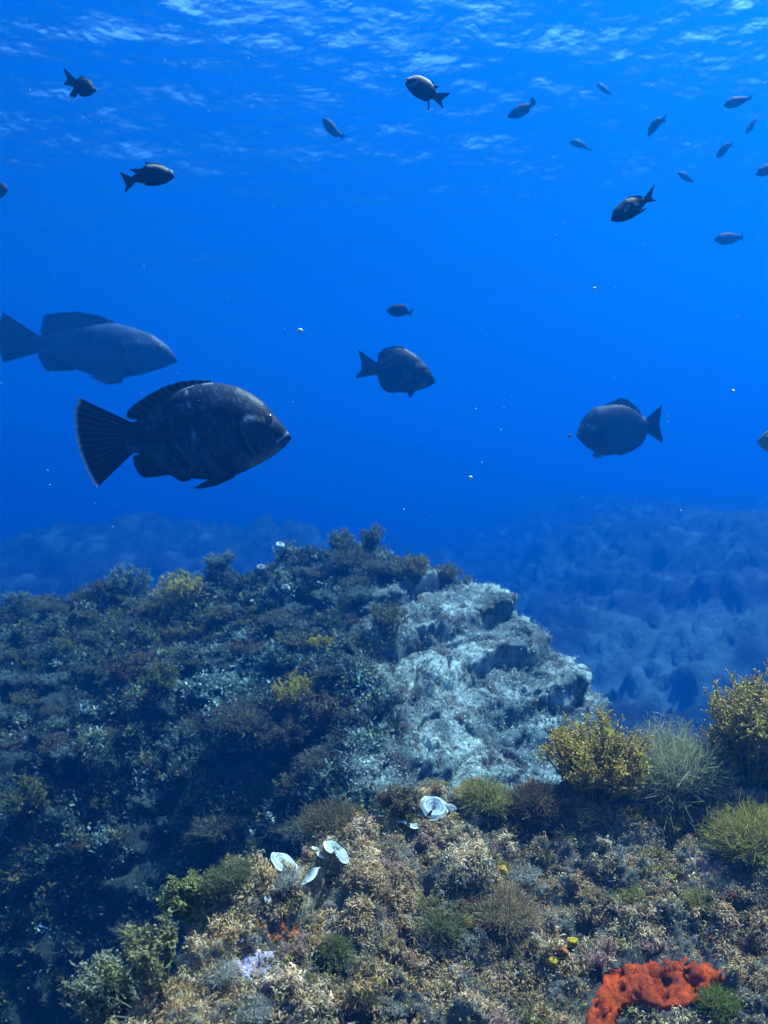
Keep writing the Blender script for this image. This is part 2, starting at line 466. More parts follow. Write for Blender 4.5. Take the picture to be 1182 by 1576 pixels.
def leafy_meshes(name, seed, h, w, nst, nbr, nleaf, ll, lw, low, high, bead=None, bead_r=0.003, up=0.6):
    r = np.random.default_rng(seed)
    phi = r.uniform(0, 2 * math.pi, nst); q = np.sqrt(r.uniform(0.0, 1, nst))
    end = np.stack([w / 2 * q * np.cos(phi), w / 2 * q * np.sin(phi), h * r.uniform(0.55, 1.0, nst) * np.sqrt(1 - 0.55 * q ** 2)], -1)
    b = np.stack([0.10 * w * q * np.cos(phi), 0.10 * w * q * np.sin(phi), np.full(nst, -0.02)], -1)
    mid = b * 0.5 + end * 0.5 + r.normal(size=(nst, 3)) * 0.05 * h + np.array([0, 0, 0.12 * h]) * (1 - q)[:, None]
    def path(t):
        t = np.asarray(t)[..., None]
        return b[:, None] * (1 - t) ** 2 + 2 * mid[:, None] * t * (1 - t) + end[:, None] * t ** 2
    K = 7
    S = path(np.tile(np.linspace(0, 1, K), (nst, 1)))
    sv_, sf_ = tubes(S, np.linspace(1, 0.35, K) * 0.0035 * (h / 0.2) ** 0.5, 4)
    t = r.uniform(0.22, 1.0, (nst, nbr)) ** 0.8
    bp = path(t); tg = unit(path(np.minimum(t + 0.02, 1.02)) - bp)
    bd = unit(tg * up + r.normal(size=bp.shape) * 0.75 + np.array([0, 0, 0.25]))
    bl = (0.24 * h * (1.25 - 0.7 * t) * r.uniform(0.5, 1.2, t.shape))[..., None]
    kk = np.linspace(0, 1, 4)[None, None, :, None]
    droop = np.array([0, 0, 0.15])
    bpath = bp[:, :, None] + bd[:, :, None] * bl[:, :, None] * kk + droop * bl[:, :, None] * kk ** 2
    bpath = bpath.reshape(-1, 4, 3)
    bv, bf = tubes(bpath, np.linspace(1, 0.5, 4) * 0.0014 * (h / 0.2) ** 0.5, 3)
    lt = r.uniform(0.15, 1.05, (len(bpath), nleaf))
    d0 = unit(bpath[:, 3] - bpath[:, 0])
    lp = bpath[:, 0][:, None] + (bpath[:, 3] - bpath[:, 0])[:, None] * lt[..., None]
    ld = unit(d0[:, None] * 0.7 + r.normal(size=lp.shape) * 0.8)
    tone = np.clip(np.repeat(t.reshape(-1), nleaf) + r.normal(size=lt.size) * 0.25, 0, 1)[:, None]
    c = np.array(low) * (1 - tone) + np.array(high) * tone
    c = c * r.uniform(0.6, 1.4, (len(c), 1))
    V, Fa, C = ribbons(lp.reshape(-1, 3), ld.reshape(-1, 3), ll * r.uniform(0.5, 1.3, lt.size), lw * r.uniform(0.6, 1.2, lt.size),
                       r.normal(size=lt.size) * 1.2, 2, c, c * 1.15, r)
    fm = MB(); fm.add(V, Fa, C)
    if bead is not None:
        sel = (t.reshape(-1) > 0.6)
        e = bpath[sel][:, 3]
        e = np.concatenate([e, e + r.normal(size=e.shape) * 0.005])
        rr = bead_r * r.uniform(0.6, 1.3, len(e))
        BVv = (e[:, None] + OCT_V[None] * rr[:, None, None]).reshape(-1, 3)
        BF = (np.arange(len(e))[:, None, None] * 6 + OCT_F[None]).reshape(-1, 3)
        fm.add(BVv, BF, np.array(bead) * np.repeat(r.uniform(0.6, 1.2, (len(e), 1)), 6, 0))
    sm = MB(); sm.add(sv_, sf_, np.array(low) * 0.8); sm.add(bv, bf, np.array(high) * 0.8)
    return fm.mesh(name + '_fronds', [M_FROND]), sm.mesh(name + '_stems', [M_STEM])

def hairy_meshes(name, seed, h, w, n, width, low, high, spread=0.9):
    """soft tuft of fine filaments"""
    r = np.random.default_rng(seed)
    phi = r.uniform(0, 2 * math.pi, n); q = np.sqrt(r.uniform(0, 1, n))
    bx = np.stack([0.28 * w * q * np.cos(phi), 0.28 * w * q * np.sin(phi), np.full(n, -0.01)], -1)
    d = np.stack([q * np.cos(phi) * spread * w / h * 0.6, q * np.sin(phi) * spread * w / h * 0.6, np.ones(n)], -1) + r.normal(size=(n, 3)) * 0.46
    L = h * r.uniform(0.5, 1.0, n) * np.sqrt(1 - 0.45 * q ** 2)
    tone = r.uniform(0, 1, (n, 1)); c = np.array(low) * (1 - tone) + np.array(high) * tone
    V, Fa, C = ribbons(bx, d, L, width, r.normal(size=n) * 1.7, 5, c, c * 1.1, r)
    # short side hairs
    k = n * 5; i = r.integers(0, n, k); t = r.uniform(0.35, 1.0, k)[:, None]
    p = bx[i] + unit(d[i]) * (L[i])[:, None] * t
    V2, F2, C2 = ribbons(p, unit(d[i]) * 0.7 + r.normal(size=(k, 3)) * 0.6, h * 0.22 * r.uniform(0.4, 1.2, k), width * 0.75, r.normal(size=k), 2, c[i] * 1.05, c[i] * 1.2, r)
    fm = MB(); fm.add(V, Fa, C); fm.add(V2, F2, C2)
    hold = MB()
    u = np.linspace(0, math.pi, 7); v = np.linspace(0, 2 * math.pi, 13)[:-1]
    P = np.array([[0.3 * w * math.sin(a) * math.cos(e), 0.3 * w * math.sin(a) * math.sin(e), 0.10 * h * math.cos(a) - 0.01] for e in v for a in u])
    P = P + 0.02 * w * np.stack([perlin(P * 60 / max(w, .05)), perlin(P * 60 / max(w, .05) + 9), perlin(P * 60 / max(w, .05) + 5)], -1)
    hold.add(P, grid_faces(12, 7, True), np.array(low) * 0.7)
    return fm.mesh(name + '_filaments', [M_FROND]), hold.mesh(name + '_base', [M_STEM])

# projection lookup on a built terrain
def proj(V):
    y = np.maximum(V[:, 1], 0.05)
    return CX + F * V[:, 0] / y, CY - F * V[:, 2] / y
NPX, NPY = proj(NV); BPX, BPY = proj(BV)
def pick(px, py, which='near', rad=7):
    V, N_, X, Y = (NV, NN, NPX, NPY) if which == 'near' else (BV, BN, BPX, BPY)
    m = (np.hypot(X - px, Y - py) < rad) & (V[:, 1] > 0.6)
    i = np.where(m)[0]
    if len(i) == 0:
        i = np.array([np.argmin(np.hypot(X - px, Y - py) + 1000 * (V[:, 1] < 0.6))])
    j = i[np.argmin(V[i, 1])]
    return V[j].copy(), N_[j].copy()

def plant(name, parts, loc, rot, label, cat, group=None, names=('fronds', 'stems')):
    e = empty(name, tuple(loc), label, cat, group)
    e.rotation_euler = rot
    for nm, me in zip(names, parts): link(nm, me, e)
    return e

# ------------------------------------------------------------------ near reef: turf of small curly blades
SPX = [(872, 1600), (905, 1545), (928, 1500), (940, 1482), (985, 1492), (1040, 1478), (1095, 1480), (1122, 1500), (1108, 1532), (1075, 1552), (1030, 1566), (1000, 1560), (985, 1550), (962, 1566), (945, 1600)]
def in_poly(x, y, poly):
    P = np.array(poly, float); c = np.zeros(x.shape, bool)
    for k in range(len(P)):
        a, b = P[k], P[k - 1]
        m = ((a[1] > y) != (b[1] > y)) & (x < (b[0] - a[0]) * (y - a[1]) / (b[1] - a[1] + 1e-9) + a[0])
        c ^= m
    return c
wob = 9 * perlin(NV * 22)
SP_MASK = in_poly(NPX + wob, NPY + wob, SPX) & (NV[:, 1] > 1.2) & (NV[:, 1] < 1.8)

def disc(px, py, rx, ry, k):
    w = 1 + 0.6 * perlin(NV * 35 + k) + 0.3 * perlin(NV * 90 + k)
    p0 = pick(px, py)[0]
    return (((NPX - px) / rx) ** 2 + ((NPY - py) / ry) ** 2 < w) & (np.linalg.norm(NV - p0, axis=1) < 0.14)
LILAC = disc(398, 1488, 40, 34, 3); RUST = disc(432, 1438, 40, 20, 5)
BARE = SP_MASK | ((LILAC | RUST) & (rng.random(len(NV)) < 0.72))
def near_turf():
    V, N_ = NV, NN
    view = unit(-V)
    ok = (NSD > -0.55) & (V[:, 1] > 1.15) & (V[:, 1] < 2.6) & (np.abs(V[:, 0] / V[:, 1]) < 0.62) & (~BARE) & ((N_ * view).sum(1) > -0.25)
    idx = np.where(ok)[0]
    # thin the cover in patches so crevices stay dark
    dens = smooth((fbm(V[idx], 0.12, 3, 0.55, 51) + 0.22) / 0.4) * (0.25 + 0.75 / (V[idx, 1] ** 1.0))
    dens *= 0.15 + 0.85 * smooth((NAMP[idx] + 0.015) / 0.05)
    dens *= 1 - 0.8 * smooth((0.13 - NSD[idx]) / 0.1) * smooth((0.1 - V[idx, 0]) / 0.2)
    n_cl = 30000
    pk = rng.choice(idx, n_cl, p=dens / dens.sum())
    base = V[pk] + rng.normal(size=(n_cl, 3)) * 0.0025
    nrm = unit(N_[pk] + np.array([0, 0, 0.6]))
    pal = np.array([[.36, .235, .10], [.52, .40, .25], [.22, .165, .03], [.44, .28, .05], [.07, .05, .03], [.54, .27, .12], [.26, .21, .11], [.64, .47, .31]])
    f1 = 1.3 * fbm(base, 0.16, 3, 0.6, 52); f2 = fbm(base, 0.06, 3, 0.6, 53); f3 = fbm(base, 0.3, 3, 0.6, 54)
    score = np.stack([0.25 + f1, 0.02 + f2 - 0.4 * f1, 0.12 + f3, -0.1 + f2 + 0.3 * f3, 0.05 - f2, -0.14 + f1 + 0.5 * f2, -0.05 - f3, -0.16 - f1 + .3 * f2], -1) + rng.gumbel(size=(n_cl, 8)) * 0.09
    ci = score.argmax(1)
    # bright odd specks: orange, yellow, pink, blue-white
    odd = rng.random(n_cl)
    col = pal[ci] * rng.uniform(0.6, 1.45, (n_cl, 1))
    for lo, hi, c in ((0, .010, (.50, .20, .03)), (.010, .018, (.5, .40, .04)), (.018, .030, (.50, .30, .27)), (.030, .050, (.5, .52, .55)), (.05, .056, (.42, .07, .02))):
        col[(odd >= lo) & (odd < hi)] = c
    sc = 0.6 + 0.6 * smooth((fbm(base, 0.10, 3, 0.6, 55) + 0.35) / 0.7)
    nb = 11
    B = np.repeat(base, nb, 0) + rng.normal(size=(n_cl * nb, 3)) * 0.0035
    D = np.repeat(nrm, nb, 0) + rng.normal(size=(n_cl * nb, 3)) * 0.75
    s = np.repeat(sc, nb)
    L = s * rng.uniform(0.006, 0.020, n_cl * nb); W = s * rng.uniform(0.0009, 0.0021, n_cl * nb)
    cc = np.repeat(col, nb, 0) * rng.uniform(0.75, 1.25, (n_cl * nb, 1)) * np.array([0.95, 0.84, 0.66])
    tip = cc * 0.7 + 0.3 * np.array([.60, .53, .42]) * rng.uniform(0.1, 1.5, (n_cl * nb, 1))
    Vt, Ft, Ct = ribbons(B, D, L, W, rng.normal(size=n_cl * nb) * 1.0 + rng.choice([-1, 1], n_cl * nb) * 3.0, 5, cc, tip)
    # a nap of much finer growth over all of the rock
    n2 = 210000
    d2 = (0.2 + 0.8 / V[idx, 1]) * (0.15 + 0.85 * smooth((NAMP[idx] + 0.012) / 0.05))
    p2 = rng.choice(idx, n2, p=d2 / d2.sum())
    b2 = V[p2] + rng.normal(size=(n2, 3)) * 0.002
    g1 = fbm(b2, 0.10, 4, 0.65, 56); g2 = fbm(b2, 0.045, 3, 0.6, 57)
    pal2 = np.array([[.36, .25, .13], [.22, .18, .07], [.48, .36, .24], [.12, .09, .045], [.48, .26, .15], [.54, .45, .36], [.42, .27, .05]])
    sc2 = np.stack([.2 + g1, .15 - g1, g2, .1 - g2, -.1 + g1 * .6 + g2, -.12 - g1 + g2 * .5, -.16 - g2 + g1], -1) + rng.gumbel(size=(n2, 7)) * 0.08
    c2 = pal2[sc2.argmax(1)] * rng.uniform(0.5, 1.4, (n2, 1)) * np.array([0.95, 0.84, 0.66])
    Vf, Ff, Cf = ribbons(b2, N_[p2] + rng.normal(size=(n2, 3)) * 0.7, rng.uniform(0.003, 0.009, n2), rng.uniform(0.001, 0.0026, n2), rng.normal(size=n2) * 1.5, 2, c2, c2 * 1.3)
    Ft = np.concatenate([Ft, Ff + len(Vt)]); Vt = np.concatenate([Vt, Vf]); Ct = np.concatenate([Ct, Cf])
    o = link('turf_algae', new_mesh('turf_algae', Vt, Ft, Ct, True, [M_TURF]))
    tag(o, kind='stuff')
near_turf()

def boulder_turf():
    V, N_ = BV, BN
    view = unit(-V)
    ok = (V[:, 1] > 2.2) & (V[:, 1] < 6.0) & (np.abs(V[:, 0] / V[:, 1]) < 0.52) & ((N_ * view).sum(1) > -0.3) & (BSD > -0.5)
    idx = np.where(ok)[0]
    dens = (1.02 - BPALE[idx] * 0.62) * smooth((fbm(V[idx], 0.3, 3, 0.5, 61) + 0.4) / 0.5) / V[idx, 1]
    n_cl = 52000
    pk = rng.choice(idx, n_cl, p=dens / dens.sum())
    base = V[pk] + rng.normal(size=(n_cl, 3)) * 0.008
    nrm = unit(N_[pk] + np.array([0, 0, 0.6]))
    pal = np.array([[.05, .07, .05], [.12, .17, .14], [.075, .08, .025], [.125, .105, .03], [.02, .03, .025], [.085, .062, .028], [.24, .32, .28]])  # weed colours hold less red, the water's teal cast painted in
    f1 = fbm(base, 0.5, 3, 0.6, 62); f2 = fbm(base, 0.2, 3, 0.6, 63); f3 = fbm(base, 0.9, 3, 0.6, 64)
    score = np.stack([0.2 + f1, 0.0 + f2 - 0.4 * f1, 0.1 + f3, -0.12 + f2 + 0.3 * f3, 0.1 - f2, -0.1 + f1 + 0.5 * f2, -0.3 - f1], -1) + rng.gumbel(size=(n_cl, 7)) * 0.13
    col = pal[score.argmax(1)] * rng.uniform(0.6, 1.4, (n_cl, 1)) * np.where(rng.random((n_cl, 1)) < 0.12, 2.4, 1.0)  # a few clumps brightened at random as painted highlights on the mound
    onpale = BPALE[pk] > 0.5
    col[onpale] = np.array([.52, .50, .43]) * rng.uniform(0.25, 1.3, (onpale.sum(), 1))
    nb = 6
    k = n_cl * nb
    sc = np.repeat(np.where(onpale, 0.28, 1.0) * (0.7 + 0.7 * smooth((fbm(base, 0.25, 2, 0.5, 65) + 0.4) / 0.8)), nb)
    B = np.repeat(base, nb, 0) + rng.normal(size=(k, 3)) * 0.009
    D = np.repeat(nrm, nb, 0) + rng.normal(size=(k, 3)) * 0.7
    cc = np.repeat(col, nb, 0) * rng.uniform(0.75, 1.25, (k, 1))
    Vt, Ft, Ct = ribbons(B, D, sc * rng.uniform(0.010, 0.032, k), sc * rng.uniform(0.003, 0.008, k), rng.normal(size=k) * 1.6, 3, cc, cc * 1.3)
    n2 = 110000
    d2 = (0.5 + 0.3 * BPALE[idx]) / V[idx, 1] * (0.25 + 0.75 * smooth((fbm(V[idx], 0.22, 4, 0.65, 67) + 0.05) / 0.3))
    p2 = rng.choice(idx, n2, p=d2 / d2.sum()); b2 = V[p2] + rng.normal(size=(n2, 3)) * 0.004
    g1 = fbm(b2, 0.22, 4, 0.65, 66)
    cp = np.array([.48, .58, .52]) * np.clip(0.55 + 1.1 * g1[:, None] + rng.normal(size=(n2, 1)) * 0.28, 0.08, 1.35)  # flakes share the teal cast put into the rock colour
    cw = np.array([.10, .135, .105]) * rng.uniform(0.3, 1.8, (n2, 1))
    c2 = np.where(BPALE[p2][:, None] > rng.uniform(0.3, 0.8, (n2, 1)), cp, cw)
    Vf, Ff, Cf = ribbons(b2, N_[p2] * 0.3 + rng.normal(size=(n2, 3)) * 0.8, rng.uniform(0.004, 0.012, n2), rng.uniform(0.003, 0.008, n2), rng.normal(size=n2) * 1.2, 2, c2, c2)
    Ft = np.concatenate([Ft, Ff + len(Vt)]); Vt = np.concatenate([Vt, Vf]); Ct = np.concatenate([Ct, Cf])
    o = link('boulder_turf', new_mesh('boulder_turf', Vt, Ft, Ct, True, [M_TURF2]))
    tag(o, kind='stuff')
boulder_turf()

# ------------------------------------------------------------------ individual weeds on the near reef
OL_LO, OL_HI = (0.15, 0.105, 0.008), (0.36, 0.25, 0.03)
def near_plant(kind, px, py, wpx, hpx, label, cat, seed, low=OL_LO, high=OL_HI, tilt=(0, 0), dens=1.0, bead=None, group=None):
    p, n = pick(px, py)
    s = p[1] / F
    w, h = wpx * s, hpx * s
    rot = (R(tilt[0]), R(tilt[1]), 0)
    if kind == 'leafy':
        me = leafy_meshes('bush', seed, h, w, int(50 * dens), 16, 12, 0.0105, 0.0023, low, high, bead, 0.0027)
        return plant('seaweed_bush', me, p, rot, label, cat, group)
    me = hairy_meshes('tuft', seed, h, w, int(800 * dens), 0.0013, low, high)
    return plant('seaweed_tuft', me, p, rot, label, cat, group, ('filaments', 'holdfast'))

BEAD = (0.68, 0.48, 0.12)
near_plant('leafy', 912, 1222, 165, 125, 'bushy olive seaweed with yellow tips, left of the three tall weeds on the reef edge', 'seaweed', 101, bead=BEAD, dens=1.3)
near_plant('hairy', 1040, 1208, 150, 118, 'soft hazy grey olive seaweed between the two leafy bushes', 'seaweed', 102, (0.14, 0.13, 0.06), (0.32, 0.30, 0.16), dens=1.5)
near_plant('leafy', 1150, 1205, 130, 178, 'tallest olive seaweed with amber tips, at the right end of the reef edge', 'seaweed', 103, bead=BEAD, dens=1.3, high=(0.37, 0.26, 0.035))
near_plant('hairy', 1160, 1312, 110, 85, 'round mossy yellow olive tuft below the tallest seaweed', 'seaweed', 104, (0.16, 0.13, 0.02), (0.34, 0.26, 0.05), dens=1.6)
near_plant('hairy', 742, 1232, 70, 52, 'small yellow green filament tuft on the reef edge by the curled white fans', 'seaweed', 105, (0.12, 0.11, 0.02), (0.28, 0.24, 0.06))
near_plant('hairy', 822, 1240, 66, 56, 'dark brown fuzzy tuft just left of the big olive bush', 'seaweed', 106, (0.04, 0.028, 0.015), (0.13, 0.085, 0.05))
near_plant('hairy', 1100, 1552, 46, 46, 'small bright green tuft right of the orange sponge', 'seaweed', 107, (0.07, 0.09, 0.01), (0.20, 0.20, 0.03))
near_plant('hairy', 513, 1465, 40, 40, 'small olive tuft in the middle of the grey turf below the white fans', 'seaweed', 108, (0.07, 0.075, 0.02), (0.16, 0.15, 0.05), dens=0.7)
near_plant('hairy', 768, 1405, 120, 62, 'wide tan fuzzy tuft with an orange spot at its foot', 'seaweed', 109, (0.13, 0.085, 0.04), (0.30, 0.21, 0.11), dens=1.5)
near_plant('hairy', 520, 1262, 110, 45, 'low brown fuzzy tuft behind the white fans on the reef edge', 'seaweed', 110, (0.06, 0.045, 0.02), (0.16, 0.115, 0.05))
near_plant('leafy', 612, 1228, 80, 36, 'low brown leafy tuft on the reef edge behind the round white fan', 'seaweed', 111, dens=0.5, high=(0.19, 0.14, 0.07))
near_plant('leafy', 215, 1478, 130, 100, 'grey olive branching bush hanging off the left edge of the near reef', 'seaweed', 112, (0.09, 0.08, 0.03), (0.25, 0.22, 0.09), tilt=(0, -30), bead=(0.36, 0.31, 0.14), dens=0.26)
near_plant('leafy', 165, 1520, 90, 120, 'pale branching weed reaching furthest out over the dark gap', 'seaweed', 113, (0.08, 0.075, 0.04), (0.24, 0.24, 0.14), tilt=(0, -62), bead=(0.32, 0.32, 0.22), dens=0.45)
near_plant('leafy', 285, 1405, 70, 60, 'yellow green sprig higher up the left edge of the near reef', 'seaweed', 114, (0.10, 0.10, 0.02), (0.26, 0.25, 0.06), tilt=(0, -25), bead=(0.36, 0.32, 0.12), dens=0.4)
near_plant('hairy', 350, 1350, 80, 40, 'low olive tuft on the left edge above the yellow green sprig', 'seaweed', 115, (0.07, 0.07, 0.025), (0.17, 0.16, 0.06), tilt=(0, -20))
near_plant('hairy', 680, 1432, 60, 50, 'olive tuft beside the yellow sponge lump', 'seaweed', 116, (0.07, 0.065, 0.02), (0.19, 0.17, 0.07), dens=0.7)

def small_weeds():
    kinds = {'tan': ((0.20, 0.13, 0.06), (0.42, 0.29, 0.14)), 'olive': ((0.11, 0.10, 0.02), (0.26, 0.22, 0.05)),
             'grey': ((0.16, 0.15, 0.12), (0.36, 0.34, 0.28)), 'pinkish brown': ((0.22, 0.12, 0.08), (0.42, 0.26, 0.19)), 'dark brown': ((0.05, 0.035, 0.02), (0.13, 0.09, 0.05))}
    protos = {}
    for q, (k, (lo, hi)) in enumerate(kinds.items()):
        protos[k] = (leafy_meshes('sprig', 400 + q, 0.045, 0.07, 16, 9, 9, 0.0065, 0.0015, lo, hi),
                     hairy_meshes('fuzz', 430 + q, 0.035, 0.07, 380, 0.0011, lo, hi))
    view = unit(-NV)
    ok = np.where((NSD > 0.02) & (NV[:, 1] > 1.3) & (NV[:, 1] < 2.2) & (np.abs(NV[:, 0] / NV[:, 1]) < 0.45) & (~SP_MASK) & ((NN * view).sum(1) > 0.2) & (NPY < 1600))[0]
    got = []
    for i in rng.choice(ok, 3000, replace=False):
        p = NV[i]
        if any(np.hypot(p[0] - a, p[1] - b) < 0.062 for a, b in got): continue
        if np.hypot(p[0] - SPONGE_C[0], p[1] - SPONGE_C[1]) < 0.13: continue
        got.append((p[0], p[1]))
        k = ['tan', 'olive', 'grey', 'grey', 'pinkish brown', 'dark brown', 'olive', 'tan'][int(rng.integers(0, 8))]
        h = int(rng.integers(0, 2))
        e = plant('seaweed_sprig', protos[k][h], p - NN[i] * 0.004, (R(rng.uniform(-15, 25)), R(rng.uniform(-20, 20)), rng.uniform(0, 6)),
                  ('small %s leafy sprig' if h == 0 else 'small %s fuzzy tuft') % k + ' dotting the curly turf of the near reef', 'seaweed', 'small weeds dotting the near reef', ('fronds', 'stems') if h == 0 else ('filaments', 'holdfast'))
        q = rng.uniform(0.5, 1.15); e.scale = (q, q, q * rng.uniform(0.7, 1.1))
        if len(got) >= 95: break
small_weeds()

# ------------------------------------------------------------------ white fan algae
m_, nt_, b_, o_ = mat('fan_alga')
vc_ = nt_.nodes.new('ShaderNodeVertexColor'); vc_.layer_name = 'Col'
nz_ = noise_node(nt_, 90, 4, 0.6)
c_ = mul_color(nt_, vc_.outputs['Color'], maprange(nt_, nz_.outputs['Fac'], 0.3, 0.7, 0.75, 1.2))
nt_.links.new(c_, b_.inputs['Base Color']); b_.inputs['Roughness'].default_value = 0.5
tl_ = nt_.nodes.new('ShaderNodeBsdfTranslucent'); nt_.links.new(c_, tl_.inputs['Color'])
mx_ = nt_.nodes.new('ShaderNodeMixShader'); mx_.inputs[0].default_value = 0.4
nt_.links.new(b_.outputs[0], mx_.inputs[1]); nt_.links.new(tl_.outputs[0], mx_.inputs[2]); nt_.links.new(mx_.outputs[0], o_.inputs['Surface'])
M_FAN = m_

def fan_mesh(rad, seed, open_deg=56, sweep=172, ruffle=0.05):
    r = np.random.default_rng(seed)
    nu, nv = 48, 16
    ph = np.linspace(-R(sweep), R(sweep), nu)[:, None]; q = np.linspace(0.06, 1, nv)[None, :]
    q = q * (1 + 0.06 * np.sin(ph * 3 + seed))
    beta = R(open_deg) + 0.35 * (q - 0.5) + ruffle * np.sin(ph * 5 + seed) * q
    beta = beta + 0.25 * smooth((q - 0.8) / 0.2)
    x = q * np.sin(beta) * np.cos(ph); y = q * np.sin(beta) * np.sin(ph); z = q * np.cos(beta)
    V = np.stack([x, y, z], -1).reshape(-1, 3) * rad
    qq = np.broadcast_to(q, x.shape).reshape(-1)
    band = 0.5 + 0.5 * np.sin(qq * 26 + 0.6 * perlin(V * 60))
    col = np.array([0.42, 0.52, 0.56])[None] * (0.45 + 0.55 * band)[:, None]
    edge = smooth((qq - 0.86) / 0.1)[:, None]
    col = col * (1 - edge) + edge * np.array([0.72, 0.76, 0.76])
    foot = smooth((0.32 - qq) / 0.25)[:, None]
    col = col * (1 - foot) + foot * np.array([0.22, 0.20, 0.14])
    return V, grid_faces(nu, nv), col

def fan(px, py, wpx, rots, label, seed, nl=1, opens=(55,)):
    p, n = pick(px, py, rad=6)
    s = p[1] / F
    e = empty('fan_alga', tuple(p + np.array([0, 0, 0.002])), label, 'seaweed', 'white fan algae on the near reef edge')
    for k in range(nl):
        V, Fa, C = fan_mesh(wpx * s * 0.50 * (1 if k == 0 else 0.6), seed + k, opens[k % len(opens)])
        o = link('fan_blade', new_mesh('fan_blade', V, Fa, C, True, [M_FAN]), e)
        o.rotation_euler = tuple(R(a) for a in rots[k % len(rots)])
        o.location = (0.5 * wpx * s * (0 if k == 0 else (-1) ** k), 0.004 * k, wpx * s * (0.06 if k == 0 else 0.0))
    return e
fan(432, 1327, 46, [(24, -12, 100)], 'blue white scalloped fan, leftmost of the white fans', 201)
fan(512, 1318, 50, [(36, 8, 80), (30, 30, 60)], 'tallest ribbed blue white fan standing open like a shell', 202, 2)
fan(480, 1360, 56, [(30, -30, -60), (20, 40, 30)], 'drooping pale blue fan lowest among the white fans', 203, 2)
fan(622, 1270, 48, [(16, 8, 95), (20, -25, 120)], 'round greyish white cup fan with a small lobe at its left', 204, 2)
fan(672, 1248, 46, [(25, -25, 60), (30, 30, 20), (45, 0, 170)], 'curled whitish fan cluster, rightmost of the white fans', 205, 3)
fan(415, 1386, 20, [(50, -20, 90)], 'tiny bright blue white fan below the leftmost fan', 206)

# ------------------------------------------------------------------ sponges and crusts on the near reef
def mat_sponge(name, rough=0.6):
    m, nt, b, out = mat(name)
    vc = nt.nodes.new('ShaderNodeVertexColor'); vc.layer_name = 'Col'
    n1 = noise_node(nt, 95, 8, 0.75)
    nt.links.new(mul_color(nt, vc.outputs['Color'], maprange(nt, n1.outputs['Fac'], 0.32, 0.68, 0.3, 1.45)), b.inputs['Base Color'])
    n2 = noise_node(nt, 130, 8, 0.75)
    bp = nt.nodes.new('ShaderNodeBump'); bp.inputs['Strength'].default_value = 1.0; bp.inputs['Distance'].default_value = 0.007
    nt.links.new(n2.outputs['Fac'], bp.inputs['Height']); nt.links.new(bp.outputs['Normal'], b.inputs['Normal'])
    b.inputs['Roughness'].default_value = rough; b.inputs['Specular IOR Level'].default_value = 0.15
    return m
M_SPONGE = mat_sponge('sponge')

def crust(name, mask, color, label, cat, lift=0.006, var=0.25):
    """living crust that follows the rock: a raised copy of the rock's surface inside mask, with its own relief"""
    nu, nv = 720, 680
    Fq = grid_faces(nu, nv)
    seeds = np.where(mask)[0]; done = np.zeros(len(mask), bool); best = []
    for s0 in seeds[::7]:
        if done[s0]: continue
        done[s0] = True; front = [int(s0)]; comp = [int(s0)]
        while front:
            nx = []
            for a in front:
                for b in (a - 1, a + 1, a - nv, a + nv):
                    if 0 <= b < len(mask) and mask[b] and not done[b]: done[b] = True; nx.append(b)
            comp += nx; front = nx
        if len(comp) > len(best): best = comp
    m2 = np.zeros(len(mask), bool); m2[best] = True
    keep = m2[Fq].all(1); Fq = Fq[keep]
    used = np.unique(Fq); mp = np.full(len(NV), -1); mp[used] = np.arange(len(used))
    cnt = np.zeros(len(NV)); np.add.at(cnt, Fq.ravel(), 1)
    inner = (cnt[used] >= 4)
    G = NV.reshape(nu, nv, 3).copy()
    for _ in range(4):
        G = 0.25 * (np.roll(G, 1, 0) + np.roll(G, -1, 0) + np.roll(G, 1, 1) + np.roll(G, -1, 1))
    GN = normals_grid(G.reshape(-1, 3), nu, nv); GN *= np.sign(GN[:, 2:3])
    P = G.reshape(-1, 3)[used]
    pit = smooth((fbm(P, 0.026, 3, 0.6, 74) - 0.2) / 0.08)
    off = lift * np.where(inner, 1, -1.2) + np.where(inner, 0.010 * fbm(P, 0.07, 6, 0.72, 71) - 0.008 * pit + 0.006 * fbm(P, 0.016, 4, 0.75, 72, True), 0)
    P = P + GN[used] * off[:, None]
    k = smooth((fbm(P, 0.04, 5, 0.7, 73) + 0.3) / 0.6)[:, None]
    c = np.array(color) * (1 - var + 2 * var * k) * (1 - 0.6 * pit[:, None])
    o = link(name, new_mesh(name, P, mp[Fq], c, True, [M_SPONGE]))
    return tag(o, label, cat)
crust('orange_sponge', SP_MASK, (0.38, 0.042, 0.001), 'bright orange red sponge crust in a hollow of the near reef', 'sponge', 0.011)
crust('lilac_crust', LILAC, (0.42, 0.36, 0.50), 'lilac white crust patch low on the left of the near reef', 'coral crust', 0.004)
crust('rust_sponge', RUST, (0.36, 0.10, 0.03), 'rusty orange brown sponge patch above the lilac crust', 'sponge', 0.004)

